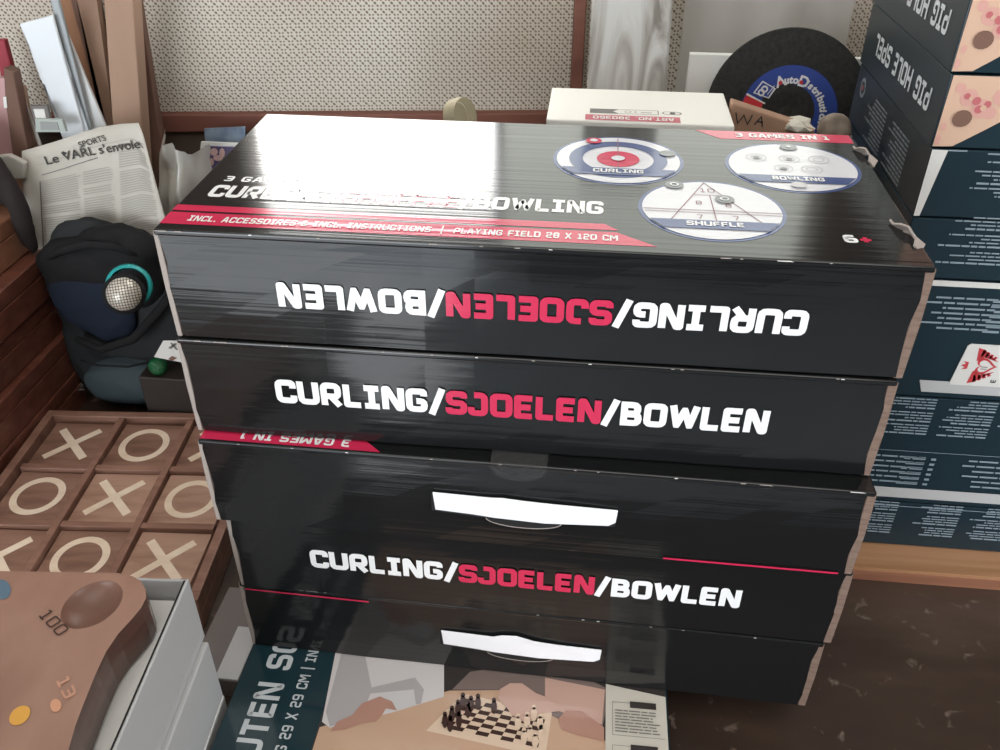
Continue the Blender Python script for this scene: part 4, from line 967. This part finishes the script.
soft('top_flap', [(-.02, -.005, .255, .085, .05, .045), (.03, .0, .275, .07, .05, .045), (.045, -.01, .235, .05, .04, .05), (-.05, 0, .23, .05, .05, .05)], FABB, bk, seed=2)
soft('navy_pocket', [(-.03, -.030, .205, .060, .026, .062), (-.01, -.026, .175, .050, .026, .050), (.0, -.028, .215, .05, .024, .045)], FABN, bk)
soft('lower_pocket', [(.0, -.030, .055, .060, .035, .045), (-.025, -.030, .05, .05, .035, .042), (.03, -.02, .055, .03, .03, .045)], FABG, bk)
q = MB(); q.tube([(-.06, -.045, .135), (-.02, -.06, .125), (.04, -.065, .150), (.085, -.055, .195), (.12, -.045, .235)], .007, FABB); q.build('strap', bk, smooth=True)
q = MB(); q.tube([(-.09, -.02, .255), (-.05, -.045, .285), (0, -.05, .302), (.04, -.045, .300), (.07, -.03, .28)], .006, FABB); q.build('carry_strap', bk, smooth=True)
q = MB(); q.tube([(-.06, -.056, .100), (-.03, -.066, .098), (.02, -.064, .098), (.05, -.05, .102)], .0022, FABB); q.build('zip', bk, smooth=True)
dk = thing('dark_cloth', 'dark bag with red lining hanging behind the topmost wooden box at the left edge', 'bag', (-.850, .530, .285))
soft('body', [(0, -.015, .070, .042, .022, .068), (-.04, -.015, .058, .05, .025, .055), (.056, -.02, .0, .016, .016, .07), (.035, -.018, .06, .022, .018, .045)], mat('dark brown cloth', (.018, .012, .012), .85), dk, noise=.003)
q = MB(); q.add([(-.055, -.045, .03), (-.03, -.047, .06), (-.015, -.046, .0), (-.045, -.046, -.02)], [(0, 1, 2, 3)][::1], mat('crimson lining', (.30, .02, .06), .7)); o = q.build('red_lining', dk); so = o.modifiers.new('s', 'SOLIDIFY'); so.thickness = .003

# microphone with mesh ball
mc = P(124, 294, 1, .385)
mp = thing('microphone', 'silver mesh ball of a dark microphone with turquoise ring, stuck in the backpack', 'microphone', tuple(mc))
d = (Vector(CAM['loc'])-mc).normalized(); ax_ = (d+Vector((-.10, 0, -.05))).normalized(); Mm = ax_.to_track_quat('Z', 'Y').to_matrix().to_4x4()
def mesh_ball_mat():
    m = mat('silver mesh', (.7, .7, .7), .35, .5, metal=.2); nt = m.node_tree; bs = nt.nodes['Principled BSDF']; N = nt.nodes.new; L = nt.links.new
    tc = N('ShaderNodeTexCoord'); s = N('ShaderNodeSeparateXYZ'); L(tc.outputs['Object'], s.inputs[0]); outs = []
    for i in (0, 1):
        a = N('ShaderNodeMath'); a.operation = 'MULTIPLY'; a.inputs[1].default_value = 265; L(s.outputs[i], a.inputs[0])
        f_ = N('ShaderNodeMath'); f_.operation = 'FRACT'; L(a.outputs[0], f_.inputs[0]); g = N('ShaderNodeMath'); g.operation = 'LESS_THAN'; g.inputs[1].default_value = .22; L(f_.outputs[0], g.inputs[0]); outs.append(g.outputs[0])
    mx = N('ShaderNodeMath'); mx.operation = 'MAXIMUM'; L(outs[0], mx.inputs[0]); L(outs[1], mx.inputs[1])
    c_ = N('ShaderNodeMix'); c_.data_type = 'RGBA'; L(mx.outputs[0], c_.inputs[0]); c_.inputs[6].default_value = (.68, .62, .54, 1); c_.inputs[7].default_value = (.03, .03, .03, 1); L(c_.outputs[2], bs.inputs['Base Color']); return m
ob = MB(); prof = [(.0235*math.sin(a), .0235*math.cos(a)) for a in [math.pi*k/20*.62+.0001 for k in range(21)]]
ob.lathe(prof, mesh_ball_mat(), 36); o = ob.build('mesh_ball', mp, smooth=True); o.matrix_local = Mm
q = MB(); q.lathe([(.0225, .004), (.0265, .002), (.0285, -.004), (.0285, -.012), (.024, -.016), (.019, -.02)], FABB, 36); o = q.build('collar', mp, smooth=True); o.matrix_local = Mm
q = MB(); q.lathe([(.0262, -.010), (.030, -.012), (.0315, -.022), (.024, -.028)], mat('turquoise ring', (.02, .33, .33), .4), 36); o = q.build('turquoise_ring', mp, smooth=True); o.matrix_local = Mm @ Matrix.Translation((.007, .009, 0))
q = MB(); q.lathe([(.024, -.02), (.018, -.05), (.014, -.11), (.0001, -.11)], FABB, 24); o = q.build('grip', mp, smooth=True); o.matrix_local = Mm
# green bauble and card
c = P(158, 366, 1, .44); o = blob('green_bauble', c, .0145, mat('green glitter', (.004, .10, .03), .25, .6, ((500, 500, 500), .8, .003)), .02, 1, 4); tag(o, 'small green glitter bauble beside the backpack, under the white card', 'bauble')
q = MB(); q.box((c.x-.03, .428, TZ), (c.x+.075, .470, c.z-.0147), mat('near black wood', (.022, .014, .011), .6)); o = q.build('dark_box', bevel=.002); tag(o, 'small dark brown box behind the noughts and crosses board, carrying the green bauble', 'box')
cdp = [P(154, 357, 1, .425), P(163, 341, 1, .425), P(196, 341, 1, .425), P(200, 366, 1, .425)]
q = MB(); q.prism(cdp, (0, .0012, 0), TWH); q.poly([P(168, 359, 1, .4235), P(172, 356, 1, .4235), P(177, 358, 1, .4235), P(172, 361, 1, .4235)][::-1], BROWN)
q.poly([P(168, 348, 1, .4235), P(175, 343, 1, .4235), P(177, 344, 1, .4235), P(171, 349, 1, .4235)][::-1], INKG); q.poly([P(170, 343, 1, .4235), P(172, 343, 1, .4235), P(178, 350, 1, .4235), P(176, 350, 1, .4235)][::-1], INKG)
o = q.build('playing_card'); tag(o, 'small white card with dark marks, tucked beside the second black box above the green bauble', 'card')
